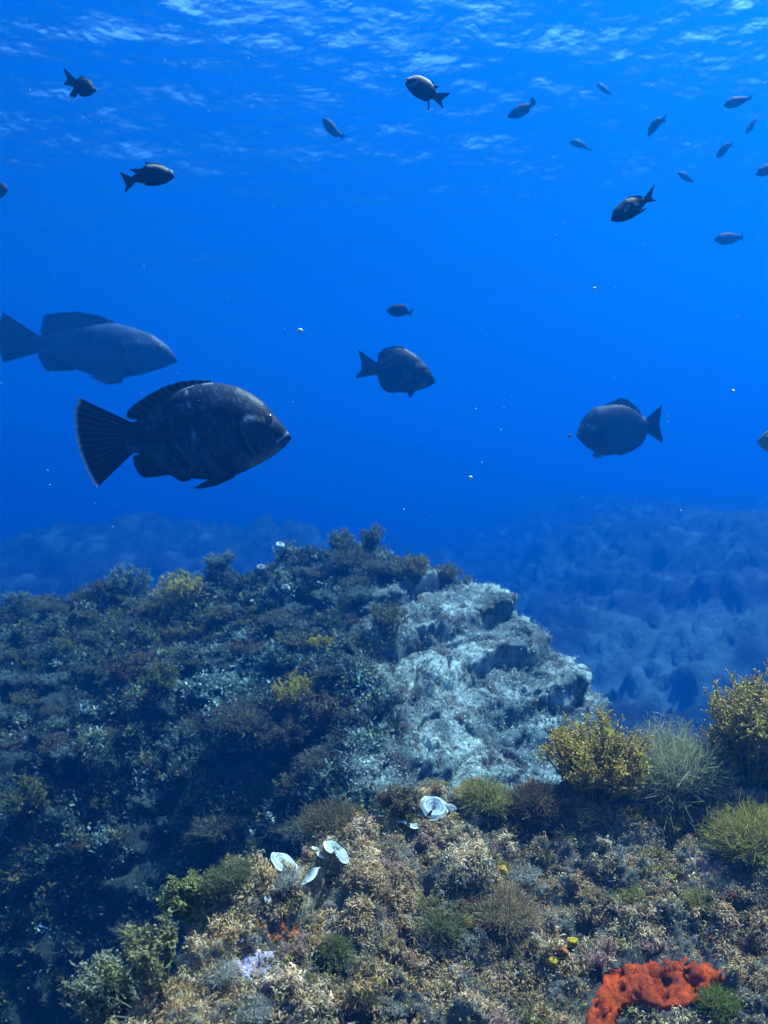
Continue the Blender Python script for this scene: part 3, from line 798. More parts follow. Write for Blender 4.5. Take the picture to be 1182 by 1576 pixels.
def lump(px, py, rpx, color, label, cat, name, seed):
    p, n = pick(px, py); s = p[1] / F; rr = rpx * s
    u = np.linspace(0, math.pi, 14); v = np.linspace(0, 2 * math.pi, 25)[:-1]
    P = np.array([[math.sin(a) * math.cos(e), math.sin(a) * math.sin(e), 0.75 * math.cos(a)] for e in v for a in u])
    P = P * (1 + 0.75 * fbm(P, 0.75, 4, 0.65, seed))[:, None] * rr * 1.15
    mb = MB(); mb.add(P, grid_faces(24, 14, True), color)
    o = link(name, mb.mesh(name, [M_SPONGE]), None, tuple(p + n * rr * 0.25 + np.array([0, -0.003, 0.004])))
    return tag(o, label, cat)
lump(718, 1418, 13, (0.50, 0.34, 0.015), 'largest bright yellow sponge lump, beside the olive tuft', 'sponge', 'yellow_sponge', 1)
lump(738, 1441, 9, (0.46, 0.31, 0.02), 'small yellow sponge just below the largest yellow lump', 'sponge', 'yellow_sponge', 2)
lump(878, 1452, 7, (0.50, 0.33, 0.02), 'upper of two round yellow dots left above the orange sponge', 'sponge', 'yellow_sponge', 3)
lump(853, 1476, 9, (0.44, 0.28, 0.02), 'lower of two round yellow dots left above the orange sponge', 'sponge', 'yellow_sponge', 4)
lump(785, 1392, 12, (0.62, 0.27, 0.04), 'orange yellow sponge lump at the foot of the tan tuft', 'sponge', 'orange_lump', 5)
lump(766, 1338, 8, (0.55, 0.30, 0.05), 'small amber sponge lump above the tan tuft', 'sponge', 'orange_lump', 6)
lump(866, 1462, 8, (0.40, 0.10, 0.03), 'rust red lump between the two round yellow dots', 'sponge', 'rust_lump', 7)

# ------------------------------------------------------------------ weeds on the boulder
def boulder_kind(kind, seed):
    sz = {'olive': (0.13, 0.20), 'grey': (0.11, 0.19), 'brown': (0.10, 0.22), 'yellow': (0.13, 0.20), 'pointed': (0.16, 0.16), 'hairy': (0.12, 0.20)}[kind]
    lo, hi = {'olive': ((.06, .058, .012), (.15, .14, .04)), 'grey': ((.04, .06, .048), (.15, .21, .175)), 'brown': ((.045, .037, .016), (.115, .09, .045)),
              'yellow': ((.18, .15, .015), (.38, .30, .04)), 'pointed': ((.04, .055, .025), (.13, .16, .08)), 'hairy': ((.045, .045, .028), (.115, .11, .065))}[kind]
    if kind == 'hairy': return hairy_meshes('tuft', seed, sz[0], sz[1], 500, 0.003, lo, hi)
    me = leafy_meshes('bush', seed, sz[0], sz[1], 34, 12, 8, 0.011, 0.0036, lo, hi, up=1.2 if kind == 'pointed' else 0.6)
    return me
BK = {k: [boulder_kind(k, 300 + 10 * i + j) for j in range(2)] for i, k in enumerate(('olive', 'grey', 'brown', 'yellow', 'pointed', 'hairy'))}
taken = []
def boulder_plant(kind, p, size, label, group=None, j=0, rz=0.0):
    nm = ('filaments', 'holdfast') if kind == 'hairy' else ('fronds', 'stems')
    e = plant('seaweed_tuft', BK[kind][j], p, (R(rng.uniform(-8, 16)), R(rng.uniform(-12, 12)), rz), label, 'seaweed', group, nm)
    e.scale = (size, size, size * (rng.uniform(0.8, 1.1) if group is None else rng.uniform(0.5, 0.85)))
    taken.append(p)
    return e
for kind, px, py, wpx, lab in (
    ('yellow', 455, 1082, 70, 'round yellow olive weed low on the boulder beside the pale rock'),
    ('yellow', 272, 932, 78, 'domed yellow olive weed high on the left shoulder of the boulder'),
    ('yellow', 490, 1005, 46, 'small yellowish weed near the upper edge of the bare rock'),
    ('pointed', 527, 842, 56, 'tall pointed weed on the very top of the boulder, leftmost of the pair'),
    ('pointed', 576, 840, 44, 'smaller pointed weed on top of the boulder, right of its taller twin'),
    ('hairy', 532, 868, 56, 'brownish fuzzy weed just below the pointed pair on the boulder top'),
    ('grey', 640, 872, 44, 'pale bluish weed on the crest right of the pointed pair'),
    ('olive', 690, 895, 48, 'rounded olive weed at the right end of the weedy crest'),
    ('olive', 645, 890, 60, 'flat olive weed just above the bare pale rock top'),
    ('grey', 205, 912, 70, 'large grey weed on the far left shoulder of the boulder'),
    ('grey', 290, 880, 50, 'small grey weed sticking up on the left crest of the boulder'),
    ('grey', 350, 862, 50, 'pale tuft on the crest below the small white cups'),
    ('brown', 500, 1120, 110, 'rust brown weed patch bordering the bare rock'),
    ('brown', 445, 1140, 80, 'darker rust brown weed left of the rust patch at the bare rock'),
    ('brown', 200, 1040, 80, 'reddish brown bush in the middle of the left slope'),
    ('olive', 590, 960, 60, 'olive weed hanging over the highest pale ledge'),
    ('olive', 30, 1260, 90, 'brown olive weed at the far left edge low on the slope'),
    ('hairy', 360, 1120, 80, 'brownish fuzzy weed low in the centre of the slope'),
    ('olive', 250, 1060, 70, 'dark olive bush between the reddish bush and the fuzzy weed'),
):
    p, n = pick(px, py, 'boulder')
    boulder_plant(kind, p, wpx * p[1] / F / 0.19, lab, None, int(rng.integers(0, 2)), rng.uniform(0, 6))
def many_tufts():
    view = unit(-BV)
    ok = np.where((BPALE < 0.35) & (BV[:, 1] > 2.5) & (BV[:, 1] < 5.7) & (np.abs(BV[:, 0] / BV[:, 1]) < 0.46) & ((BN * view).sum(1) > 0.05) & (BPY < 1560) & (BSD > 0))[0]
    w = 1 / BV[ok, 1] ** 1.5
    cnt = 0
    for i in rng.choice(ok, 4000, replace=False, p=w / w.sum()):
        p = BV[i]
        if any(np.hypot(p[0] - q[0], p[1] - q[1]) < 0.12 for q in taken): continue
        x, y = BPX[i], BPY[i]
        if y > NEARLINE(x) + 30: continue
        kind = ['grey', 'olive', 'brown', 'hairy', 'grey', 'olive'][int(rng.integers(0, 6))]
        lab = {'grey': 'grey green leafy weed among the clumps covering the dark side of the boulder',
               'olive': 'dull olive leafy weed among the clumps covering the dark side of the boulder',
               'brown': 'dark brown leafy weed among the clumps covering the dark side of the boulder',
               'hairy': 'soft brownish fuzzy weed among the clumps covering the dark side of the boulder'}[kind]
        boulder_plant(kind, p - BN[i] * 0.01, rng.uniform(0.4, 1.0) ** 1.3 * 1.2, lab, kind + ' weeds covering the boulder', int(rng.integers(0, 2)), rng.uniform(0, 6))
        cnt += 1
        if cnt >= 190: break
def NEARLINE(x):
    return np.interp(x, [0, 120, 250, 330, 400, 500, 600, 750, 1182], [1700, 1560, 1400, 1340, 1310, 1260, 1220, 1205, 1200])
many_tufts()
def cup(px, py, wpx, hpx, label, seed, col):
    p, n = pick(px, py, 'boulder'); s = p[1] / F
    r0, h = wpx * s / 2, hpx * s
    t = np.linspace(0, 1, 8); ang = np.linspace(0, 2 * math.pi, 21)[:-1]
    prof = [(r0 * (0.7 + 0.35 * math.sin(q * 2.6)), h * q) for q in t] + [(r0 * 0.6, h * 1.06), (r0 * 0.4, h * 1.0), (r0 * 0.3, h * 0.7), (r0 * 0.1, h * 0.6)]
    P = np.array([[a * math.cos(e), a * math.sin(e), z] for e in ang for a, z in prof])
    P = P + 0.12 * r0 * np.stack([perlin(P / r0 * 1.4 + seed), perlin(P / r0 * 1.4 + 7 + seed), perlin(P / r0 * 1.4 + 3 + seed)], -1)
    mb = MB(); mb.add(P, grid_faces(20, len(prof), True), col)
    o = link('cup_sponge', mb.mesh('cup_sponge', [M_SPONGE]), None, tuple(p - np.array([0, 0, 0.01])))
    o.rotation_euler = (R(25), R(6), 0)
    tag(o, label, 'sponge')
cup(425, 846, 15, 17, 'bright pale cup sponge on the crest of the boulder', 1, (0.42, 0.47, 0.48))
cup(396, 852, 15, 15, 'dull grey cup sponge left of the bright pale cup on the crest', 2, (0.16, 0.2, 0.2))

# ------------------------------------------------------------------ fish
def mat_fish(name, scale, rough=0.45):
    m, nt, b, out = mat(name)
    vc = nt.nodes.new('ShaderNodeVertexColor'); vc.layer_name = 'Col'
    n1 = noise_node(nt, scale * 0.35, 6, 0.65)
    v1 = maprange(nt, n1.outputs['Fac'], 0.32, 0.68, 0.7, 1.3)
    nt.links.new(mul_color(nt, vc.outputs['Color'], v1), b.inputs['Base Color'])
    tc = nt.nodes.new('ShaderNodeTexCoord'); vo = nt.nodes.new('ShaderNodeTexVoronoi'); vo.inputs['Scale'].default_value = scale
    nt.links.new(tc.outputs['Object'], vo.inputs['Vector'])
    bp = nt.nodes.new('ShaderNodeBump'); bp.inputs['Strength'].default_value = 0.35; bp.inputs['Distance'].default_value = 0.002
    nt.links.new(vo.outputs['Distance'], bp.inputs['Height']); nt.links.new(bp.outputs['Normal'], b.inputs['Normal'])
    b.inputs['Roughness'].default_value = rough; b.inputs['Specular IOR Level'].default_value = 0.07
    return m
M_FISH = mat_fish('fish_skin', 190)
M_SMALL = mat_fish('small_fish_skin', 500, 0.55)
M_FIN = mat_frond('fin', 0.25, 0.5, 0.3, 60)
m_, nt_, b_, o_ = mat('fish_eye'); b_.inputs['Base Color'].default_value = (0.05, 0.045, 0.04, 1); b_.inputs['Roughness'].default_value = 0.15
M_EYE = m_
m_, nt_, b_, o_ = mat('pale_eye'); b_.inputs['Base Color'].default_value = (0.5, 0.52, 0.5, 1); b_.inputs['Roughness'].default_value = 0.2
M_EYE2 = m_
m_, nt_, b_, o_ = mat('pupil'); b_.inputs['Base Color'].default_value = (0.004, 0.004, 0.006, 1); b_.inputs['Roughness'].default_value = 0.06
M_PUPIL = m_

def resample(P, n):
    P = np.asarray(P, float)
    d = np.concatenate([[0], np.cumsum(np.linalg.norm(np.diff(P, axis=0), axis=1))])
    t = np.linspace(0, d[-1], n)
    Q = np.stack([np.interp(t, d, P[:, k]) for k in range(P.shape[1])], -1)
    return Q
def soften(Q, it=2):
    for _ in range(it):
        Q[1:-1] = 0.25 * Q[:-2] + 0.5 * Q[1:-1] + 0.25 * Q[2:]
    return Q

class Fish:
    """outline in zoomed picture units (ox, oy, k): photo px = ox + x / k; turned into metres at distance d"""
    def __init__(s, name, view, d, D, V, wf, label, cat='fish', group=None, yaw=0.0, ns=72, nr=36, back=(0.03, 0.032, 0.035), belly=(0.09, 0.09, 0.09), skin=None, parts=True):
        s.view, s.d, s.parts = view, d, parts
        D = soften(resample(D, ns)); V = soften(resample(V, ns))
        s.name = name; s.wf = wf
        c = (D.mean(0) + V.mean(0)) / 2
        s.c = c
        ox, oy, k = view
        s.s = d / F / k
        s.loc = at(ox + c[0] / k, oy + c[1] / k, d)
        s.D, s.V = D, V
        C = (D + V) / 2; H = (D - V) / 2
        hl = np.linalg.norm(H, axis=1)
        t = np.linspace(0, 1, ns)
        wpr = np.interp(t, [0, .06, .2, .4, .6, .8, 1], [.75, .95, 1.05, 1.0, .85, .6, .38])
        w = hl * wf * wpr
        th = np.linspace(0, 2 * math.pi, nr + 1)[:-1]
        ct, st = np.cos(th), np.sin(th)
        cs = np.sign(ct) * np.abs(ct) ** 0.95; ss = np.sign(st) * np.abs(st) ** 1.15
        P2 = C[:, None] + H[:, None] * cs[None, :, None]
        Y = w[:, None] * ss[None]
        s.P2, s.Y, s.ns, s.nr = P2.reshape(-1, 2), Y.reshape(-1), ns, nr
        up = (np.repeat(ct[None], ns, 0)).reshape(-1)
        k_ = smooth((-up - 0.05) / 0.9)[:, None]
        s.col = np.array(back) * (1 - k_) + np.array(belly) * k_
        s.skin = skin or M_FISH
        s.mb = None; s.finlist = []; s.kids = []
        s.label, s.cat, s.group, s.yaw = label, cat, group, yaw
    def to3(s, P2, Y):
        P2 = np.asarray(P2, float)
        return np.stack([(P2[:, 0] - s.c[0]) * s.s, np.asarray(Y) * s.s, -(P2[:, 1] - s.c[1]) * s.s], -1)
    def side(s, x, y):
        m = s.Y < 0
        i = np.where(m)[0][np.argmin(np.hypot(s.P2[m, 0] - x, s.P2[m, 1] - y))]
        return abs(s.Y[i])
    def gill(s, line, amt, reach):
        sd = poly_sd(s.P2[:, 0], s.P2[:, 1], line)
        fac = np.where(sd > 0, np.exp(-sd / reach), np.exp(sd / (reach * 0.12)) * -0.6)
        ly = [p[1] for p in line]; span = max(ly) - min(ly)
        fade = smooth((s.P2[:, 1] - min(ly) + 0.02 * span) / (0.22 * span)) * smooth((max(ly) + 0.1 * span - s.P2[:, 1]) / (0.3 * span)); fac = fac * fade
        s.Y = s.Y + np.sign(s.Y) * amt * fac * (np.abs(s.Y) > 3)
        near = (np.abs(sd) < reach * 0.12) & (sd < 0) & (fade > 0.3)
        s.col = np.where(near[:, None], s.col * 0.45, s.col)
    def mark(s, line, wid, color, sink=0.0):
        Pl = np.array(line, float); best = np.full(len(s.P2), 1e9)
        for a, b in zip(Pl[:-1], Pl[1:]):
            t = np.clip(((s.P2 - a) @ (b - a)) / ((b - a) @ (b - a)), 0, 1)
            best = np.minimum(best, np.linalg.norm(s.P2 - (a + t[:, None] * (b - a)), axis=1))
        f = np.exp(-(best / wid) ** 2)
        s.col = s.col * (1 - f[:, None]) + np.array(color) * f[:, None]
        s.Y = s.Y * (1 - sink * f)
    def fin(s, name, base, tip, thick, color, nu=26, nv=9, rays=9, y0=0.0, y1=0.0, mirror=False, edge=None):
        Bq = resample(base, nu); Tq = resample(tip, nu)
        q = np.linspace(0, 1, nv)
        G = Bq[:, None] * (1 - q)[None, :, None] + Tq[:, None] * q[None, :, None]
        th = thick * (1 - 0.75 * q)[None] * (1 + 0.45 * np.sin(np.linspace(0, 1, nu) * rays * 2 * math.pi)[:, None])
        wav = 0.6 * thick * np.sin(np.linspace(0, 1, nu) * rays * 2 * math.pi + 1.0)[:, None] * q[None]
        off = y0 + (y1 - y0) * q[None] + wav
        col = np.zeros((nu, nv, 3)); col[:] = color
        ray = 0.5 + 0.5 * np.sin(np.linspace(0, 1, nu) * rays * 2 * math.pi)
        col *= (0.9 + 0.22 * ray)[:, None, None]
        if edge is not None: col[:, -1] = edge
        for sg in ((1, -1) if mirror else (1,)):
            mb = MB()
            A = s.to3(G.reshape(-1, 2), (sg * (-off) - th).reshape(-1)); Bk = s.to3(G.reshape(-1, 2), (sg * (-off) + th).reshape(-1))
            f = grid_faces(nu, nv)
            n = nu * nv
            idx = np.arange(n).reshape(nu, nv)
            rim = np.concatenate([idx[:, 0], idx[-1, 1:], idx[-2::-1, -1], idx[0, -2:0:-1]])
            r2 = np.roll(rim, -1)
            mb.add(np.concatenate([A, Bk]), [np.concatenate([f, f[:, ::-1] + n, np.stack([rim, r2, r2 + n, rim + n], -1)])], np.concatenate([col.reshape(-1, 3)] * 2))
            s.finlist.append((name, mb))
    def eye(s, x, y, r, iris=None, pup=0.55):
        yy = s.side(x, y)
        for sg in (-1, 1):
            u = np.linspace(0, math.pi, 11); v = np.linspace(0, 2 * math.pi, 21)[:-1]
            S = np.array([[math.sin(a) * math.cos(e), math.cos(a) * 0.45, math.sin(a) * math.sin(e)] for e in v for a in u])
            o3 = s.to3([[x, y]], [sg * yy * 0.97])[0]
            mb = MB(); mb.add(S * r * s.s + o3, grid_faces(20, 11, True), (0.05, 0.05, 0.05))
            m2 = MB(); m2.add(S * r * pup * s.s * [1, 0.8, 1] + o3 + np.array([0, sg * r * s.s * 0.24, 0]), grid_faces(20, 11, True), (0, 0, 0))
            s.kids.append((mb, m2, iris or M_EYE))
    def build(s):
        P = s.to3(s.P2, s.Y)
        body = MB(); body.add(P, grid_faces(s.ns, s.nr).copy(), s.col)
        f2 = []
        for i in range(s.ns - 1): f2.append([i * s.nr + s.nr - 1, (i + 1) * s.nr + s.nr - 1, (i + 1) * s.nr, i * s.nr])
        body.F.append(np.array(f2))
        caps = []
        for i in (0, s.ns - 1):
            cpt = P[i * s.nr:(i + 1) * s.nr].mean(0)
            k = body.n; body.add(cpt[None], np.zeros((0, 3), int), s.col[i * s.nr])
            caps.append(np.array([[i * s.nr + j, i * s.nr + (j + 1) % s.nr, k] for j in range(s.nr)]))
        body.F.append(np.concatenate(caps))
        if not s.parts:
            for nm, mb in s.finlist:
                for V_, C_ in zip(mb.V, mb.C): body.add(V_, [f for f in mb.F], C_)
            o = link(s.name, body.mesh(s.name, [s.skin]), None, tuple(s.loc))
            o.rotation_euler = (0, 0, s.yaw)
            return tag(o, s.label, s.cat, s.group)
        e = empty(s.name, tuple(s.loc), s.label, s.cat, s.group); e.rotation_euler = (0, 0, s.yaw)
        link('body', body.mesh('body', [s.skin]), e)
        for nm, mb in s.finlist: link(nm, mb.mesh(nm, [M_FIN]), e)
        for m1, m2, im in s.kids:
            o = link('eye', m1.mesh('eye', [im]), e); link('pupil', m2.mesh('pupil', [M_PUPIL]), o)
        return e

def speckle(f, color, scale, amt, seed, thr=0.25):
    k = smooth((fbm(f.to3(f.P2, f.Y), scale, 3, 0.6, seed) - thr) / 0.2)[:, None] * amt
    f.col = f.col * (1 - k) + np.array(color) * k

# big dark grouper
Z1 = (0, 440, 2.4625)
DARK = (0.004, 0.006, 0.010)
g = Fish('grouper', Z1, 2.7,
    [(1104, 572), (1085, 545), (1050, 500), (1000, 440), (950, 405), (900, 382), (850, 370), (800, 366), (740, 374), (680, 394), (620, 428), (570, 472), (530, 510), (482, 520)],
    [(1104, 580), (1080, 610), (1030, 650), (970, 682), (900, 716), (800, 735), (720, 730), (650, 715), (600, 690), (560, 655), (530, 634), (482, 636)],
    0.44, 'big dark grouper nearest the viewer, with a broad fan tail edged white', ns=150, nr=72, back=(0.013, 0.018, 0.031), belly=(0.034, 0.054, 0.08))
speckle(g, (0.09, 0.15, 0.21), 0.014, 0.35, 401, 0.12)
speckle(g, (0.004, 0.005, 0.008), 0.06, 0.75, 402, 0.06)
g.gill([(985, 640), (955, 605), (935, 560), (927, 525), (940, 503), (985, 500)][::-1], 13, 50)
g.mark([(1094, 553), (1075, 578), (1055, 592)], 5, (0.2, 0.21, 0.22), 0.0)
g.mark([(1104, 566), (1086, 580), (1062, 596)], 5, (0.004, 0.004, 0.005), 0.12)
g.mark([(972, 640), (948, 600), (932, 560), (925, 525), (938, 505), (975, 503)], 5, (0.10, 0.15, 0.20)); g.mark([(958, 640), (934, 600), (918, 560), (912, 528)], 6, (0.003, 0.004, 0.007))
g.mark([(690, 392), (735, 378)], 5, (0.13, 0.15, 0.18)); g.mark([(775, 372), (805, 370)], 4, (0.16, 0.18, 0.2)); g.mark([(712, 402), (716, 412)], 4, (0.25, 0.32, 0.36)); g.mark([(725, 455), (729, 460)], 5, (0.16, 0.26, 0.34)); g.mark([(745, 560), (752, 590)], 9, (0.06, 0.13, 0.2))  # highlight flecks along the dorsal base are painted into the skin
for yy in (560, 580, 602): g.mark([(500, yy - 4), (560, yy - 6), (700, yy - 14)], 5, (0.006, 0.007, 0.01))
g.mark([(1060, 628), (1000, 660), (960, 678)], 16, (0.13, 0.15, 0.13))
g.fin('tail_fin', [(500, 517), (494, 560), (494, 600), (500, 637)], [(300, 424), (285, 460), (281, 500), (287, 560), (300, 625), (325, 690), (350, 740), (368, 765)], 4.5, DARK, 60, 14, 13, edge=(0.5, 0.55, 0.55))
g.fin('dorsal_fin', [(800, 372), (740, 382), (680, 402), (620, 436), (575, 478), (545, 508), (540, 514)], [(800, 360), (740, 357), (680, 363), (620, 382), (560, 414), (510, 448), (482, 475), (478, 500)], 4.5, DARK, 50, 10, 12, edge=(0.10, 0.11, 0.12))
g.fin('anal_fin', [(545, 634), (585, 672), (650, 708)], [(505, 645), (508, 682), (530, 718), (548, 728), (600, 722), (648, 716)], 4.5, DARK, 30, 9, 7)
g.fin('rear_belly_fin', [(645, 705), (722, 725)], [(652, 722), (690, 743), (722, 737)], 4, DARK, 14, 6, 4)
g.fin('pelvic_fin', [(890, 712), (805, 728)], [(880, 726), (812, 757), (738, 770)], 4, DARK, 20, 8, 5, y0=14, y1=34, mirror=True)
sw = g.side(930, 590)
g.fin('pectoral_fin', [(938, 580), (940, 600), (938, 622)], [(832, 553), (800, 582), (797, 620), (835, 653), (885, 648)], 3.5, (0.008, 0.010, 0.017), 30, 10, 9, y0=sw * 0.93, y1=sw * 1.12, mirror=True)
g.eye(1021, 506, 18)
g.build()

# grouper behind; part of its haze is put into the paler blue skin colour
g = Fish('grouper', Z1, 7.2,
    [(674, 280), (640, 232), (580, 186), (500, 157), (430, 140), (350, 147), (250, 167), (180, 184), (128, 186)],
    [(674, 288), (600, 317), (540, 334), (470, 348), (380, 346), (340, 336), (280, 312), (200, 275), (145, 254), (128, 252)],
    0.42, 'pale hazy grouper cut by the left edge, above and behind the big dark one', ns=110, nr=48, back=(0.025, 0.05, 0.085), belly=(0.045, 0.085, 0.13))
speckle(g, (0.012, 0.022, 0.04), 0.10, 0.8, 403, 0.05)
g.gill([(515, 345), (490, 310), (480, 265), (462, 235), (480, 215), (530, 210)][::-1], 8, 40)
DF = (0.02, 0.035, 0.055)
g.fin('tail_fin', [(142, 184), (138, 215), (142, 253)], [(12, 100), (-2, 140), (-6, 195), (0, 250), (12, 292)], 4, DF, 40, 10, 11)
g.fin('dorsal_fin', [(440, 148), (350, 155), (250, 175), (175, 192)], [(430, 134), (380, 114), (300, 98), (230, 101), (168, 110), (150, 178)], 4, DF, 40, 9, 11)
g.fin('anal_fin', [(150, 250), (220, 280), (290, 312)], [(144, 264), (172, 322), (220, 324), (284, 320)], 4, DF, 24, 8, 6)
g.fin('pelvic_fin', [(470, 340), (400, 342)], [(452, 364), (400, 371), (345, 350)], 4, (0.08, 0.085, 0.08), 18, 7, 5, y0=10, y1=26, mirror=True)
sw = g.side(470, 270)
g.fin('pectoral_fin', [(486, 250), (488, 275), (482, 295)], [(440, 232), (420, 270), (425, 305), (450, 315)], 3, DF, 20, 8, 7, y0=sw * 0.93, y1=sw * 1.1, mirror=True)
g.eye(606, 238, 13)
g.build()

# two deep-bodied bream
Z2 = (500, 440, 1.7331)
g = Fish('bream', Z2, 5.2,
    [(294, 250), (285, 232), (270, 210), (245, 185), (215, 167), (188, 164), (160, 172), (146, 185), (140, 203), (130, 208)],
    [(294, 258), (280, 268), (255, 277), (228, 286), (195, 284), (168, 278), (152, 262), (144, 245), (139, 236), (130, 234)],
    0.36, 'dark deep-bodied bream facing right in open water above the boulder', ns=90, nr=40, back=(0.008, 0.014, 0.026), belly=(0.02, 0.034, 0.055))
g.mark([(150, 205), (185, 185), (212, 183)], 5, (0.05, 0.06, 0.075)); g.mark([(160, 222), (190, 200), (215, 200)], 4, (0.04, 0.05, 0.06)); g.mark([(252, 275), (268, 262)], 6, (0.1, 0.11, 0.1))
g.gill([(248, 272), (238, 250), (236, 225), (244, 208)][::-1], 5, 22)
g.fin('tail_fin', [(140, 206), (136, 220), (140, 236)], [(88, 170), (97, 198), (98, 222), (79, 247)], 2.2, DARK, 26, 8, 8)
g.fin('dorsal_fin', [(215, 172), (170, 174), (146, 192)], [(213, 164), (188, 160), (156, 168), (141, 183), (140, 196)], 2.2, DARK, 24, 6, 9)
g.fin('anal_fin', [(146, 240), (160, 266), (190, 280)], [(140, 243), (150, 270), (166, 284), (190, 286)], 2.2, DARK, 20, 6, 6)
g.fin('pelvic_fin', [(240, 280), (222, 282)], [(236, 288), (229, 297), (222, 290)], 2, DARK, 12, 5, 3, y0=5, y1=10, mirror=True)
sw = g.side(225, 240)
g.fin('pectoral_fin', [(236, 232), (237, 248)], [(208, 222), (203, 240), (214, 254)], 1.6, (0.04, 0.042, 0.05), 16, 7, 6, y0=sw * 0.93, y1=sw * 1.1, mirror=True)
g.eye(270, 233, 6)
g.build()

Z3 = (870, 600, 7.3875)
g = Fish('bream', Z3, 5.4,
    [(122, 505), (150, 430), (185, 350), (250, 260), (340, 195), (450, 178), (540, 165), (640, 165), (740, 195), (830, 260), (880, 310), (950, 345)],
    [(130, 535), (190, 605), (260, 665), (330, 705), (420, 745), (520, 745), (640, 715), (760, 680), (850, 620), (905, 560), (935, 490), (960, 480)],
    0.38, 'rounded pale faced bream facing left, with a bead of food before its mouth', ns=90, nr=40, back=(0.014, 0.025, 0.04), belly=(0.022, 0.04, 0.065))
g.mark([(150, 430), (175, 415)], 22, (0.34, 0.30, 0.22)); g.mark([(122, 510), (140, 490)], 16, (0.25, 0.3, 0.3)); g.mark([(285, 440), (350, 455)], 12, (0.16, 0.19, 0.19))
g.mark([(210, 360), (360, 240), (450, 220)], 30, (0.05, 0.06, 0.06)); g.mark([(905, 330), (930, 350)], 26, (0.24, 0.24, 0.16))
speckle(g, (0.045, 0.052, 0.055), 0.05, 0.5, 404, 0.1)
g.gill([(330, 700), (365, 620), (385, 520), (370, 420), (320, 350)], 20, 90)
g.fin('tail_fin', [(915, 330), (935, 410), (940, 490)], [(1100, 170), (1085, 290), (1068, 385), (1085, 470), (1112, 560), (1090, 600)], 9, DARK, 30, 8, 9)
g.fin('dorsal_fin', [(450, 185), (560, 178), (680, 185), (800, 240), (870, 310)], [(455, 168), (560, 120), (620, 92), (700, 105), (790, 175), (850, 240), (878, 300)], 9, (0.06, 0.065, 0.055), 30, 7, 11)
g.fin('anal_fin', [(600, 715), (760, 672), (890, 560)], [(590, 752), (660, 735), (780, 690), (870, 620), (912, 560)], 9, DARK, 24, 6, 8)
g.fin('pelvic_fin', [(350, 705), (420, 735)], [(310, 740), (370, 778), (405, 760)], 8, (0.10, 0.11, 0.11), 12, 6, 4, y0=20, y1=40, mirror=True)
sw = g.side(480, 510)
g.fin('pectoral_fin', [(400, 480), (405, 545)], [(520, 450), (560, 510), (520, 570)], 7, (0.035, 0.038, 0.042), 16, 7, 7, y0=sw * 0.95, y1=sw * 1.1, mirror=True)
g.eye(250, 432, 32)
g.build()
# bead of food drifting in front of its mouth
u = np.linspace(0, math.pi, 9); v = np.linspace(0, 2 * math.pi, 15)[:-1]
S = np.array([[math.sin(a) * math.cos(e), math.sin(a) * math.sin(e), math.cos(a)] for e in v for a in u])
S *= (1 + 0.25 * perlin(S * 2.1 + 3))[:, None]
mb = MB(); mb.add(S * 0.012, grid_faces(14, 9, True), (0.06, 0.07, 0.06))
tag(link('food_scrap', mb.mesh('food_scrap', [M_SPONGE]), None, tuple(at(877.5, 671, 5.4))), 'tiny dark bead floating just in front of the left facing bream', 'food scrap')

Z8 = (500, 440, 1.7331)
g = Fish('bream', Z8, 4.0,
    [(1154, 412), (1170, 394), (1200, 372), (1240, 360), (1290, 370), (1320, 395), (1340, 402)],
    [(1154, 420), (1168, 436), (1200, 452), (1250, 455), (1290, 440), (1320, 425), (1340, 418)],
    0.36, 'greenish fish head poking in at the right edge at mid height', ns=50, nr=28, back=(0.13, 0.14, 0.08), belly=(0.22, 0.23, 0.15))
g.fin('tail_fin', [(1335, 402), (1335, 418)], [(1390, 370), (1375, 410), (1392, 450)], 2, DARK, 16, 6, 6)
g.fin('dorsal_fin', [(1200, 376), (1245, 364), (1290, 374)], [(1205, 366), (1250, 348), (1295, 362)], 2, (0.08, 0.09, 0.06), 16, 5, 6)
g.eye(1176, 406, 4)
g.build()

# damselfish near enough to show their fins
BK_, BL_ = (0.006, 0.010, 0.018), (0.008, 0.015, 0.028)
ZB = (170, 235, 10.745)
g = Fish('damselfish', ZB, 2.3,
    [(1060, 385), (1040, 340), (980, 280), (900, 230), (820, 202), (700, 188), (600, 188), (540, 235), (490, 280), (430, 325), (395, 370), (325, 405)],
    [(1060, 410), (1000, 460), (900, 515), (800, 543), (680, 553), (580, 540), (520, 515), (470, 490), (410, 500), (350, 520)],
    0.42, 'damselfish facing right with a pale stripe on its back, upper left', group='damselfish', ns=70, nr=32, back=BK_, belly=BL_, skin=M_SMALL)
g.mark([(640, 225), (760, 222), (860, 250), (940, 290)], 28, (0.22, 0.21, 0.14)); g.mark([(520, 525), (560, 522)], 16, (0.4, 0.42, 0.4))
g.fin('tail_fin', [(345, 402), (365, 450), (395, 512)], [(140, 310), (195, 410), (255, 530), (250, 590), (230, 675)], 7, BK_, 26, 8, 7)
g.fin('dorsal_fin', [(840, 212), (700, 200), (600, 200)], [(840, 198), (700, 172), (590, 158), (565, 180)], 6, BK_, 20, 5, 8)
g.fin('rear_dorsal_fin', [(520, 262), (470, 300), (415, 345)], [(480, 262), (300, 272), (395, 325)], 6, BK_, 18, 6, 5)
g.eye(1000, 325, 30, M_EYE2, 0.6)
g.build()

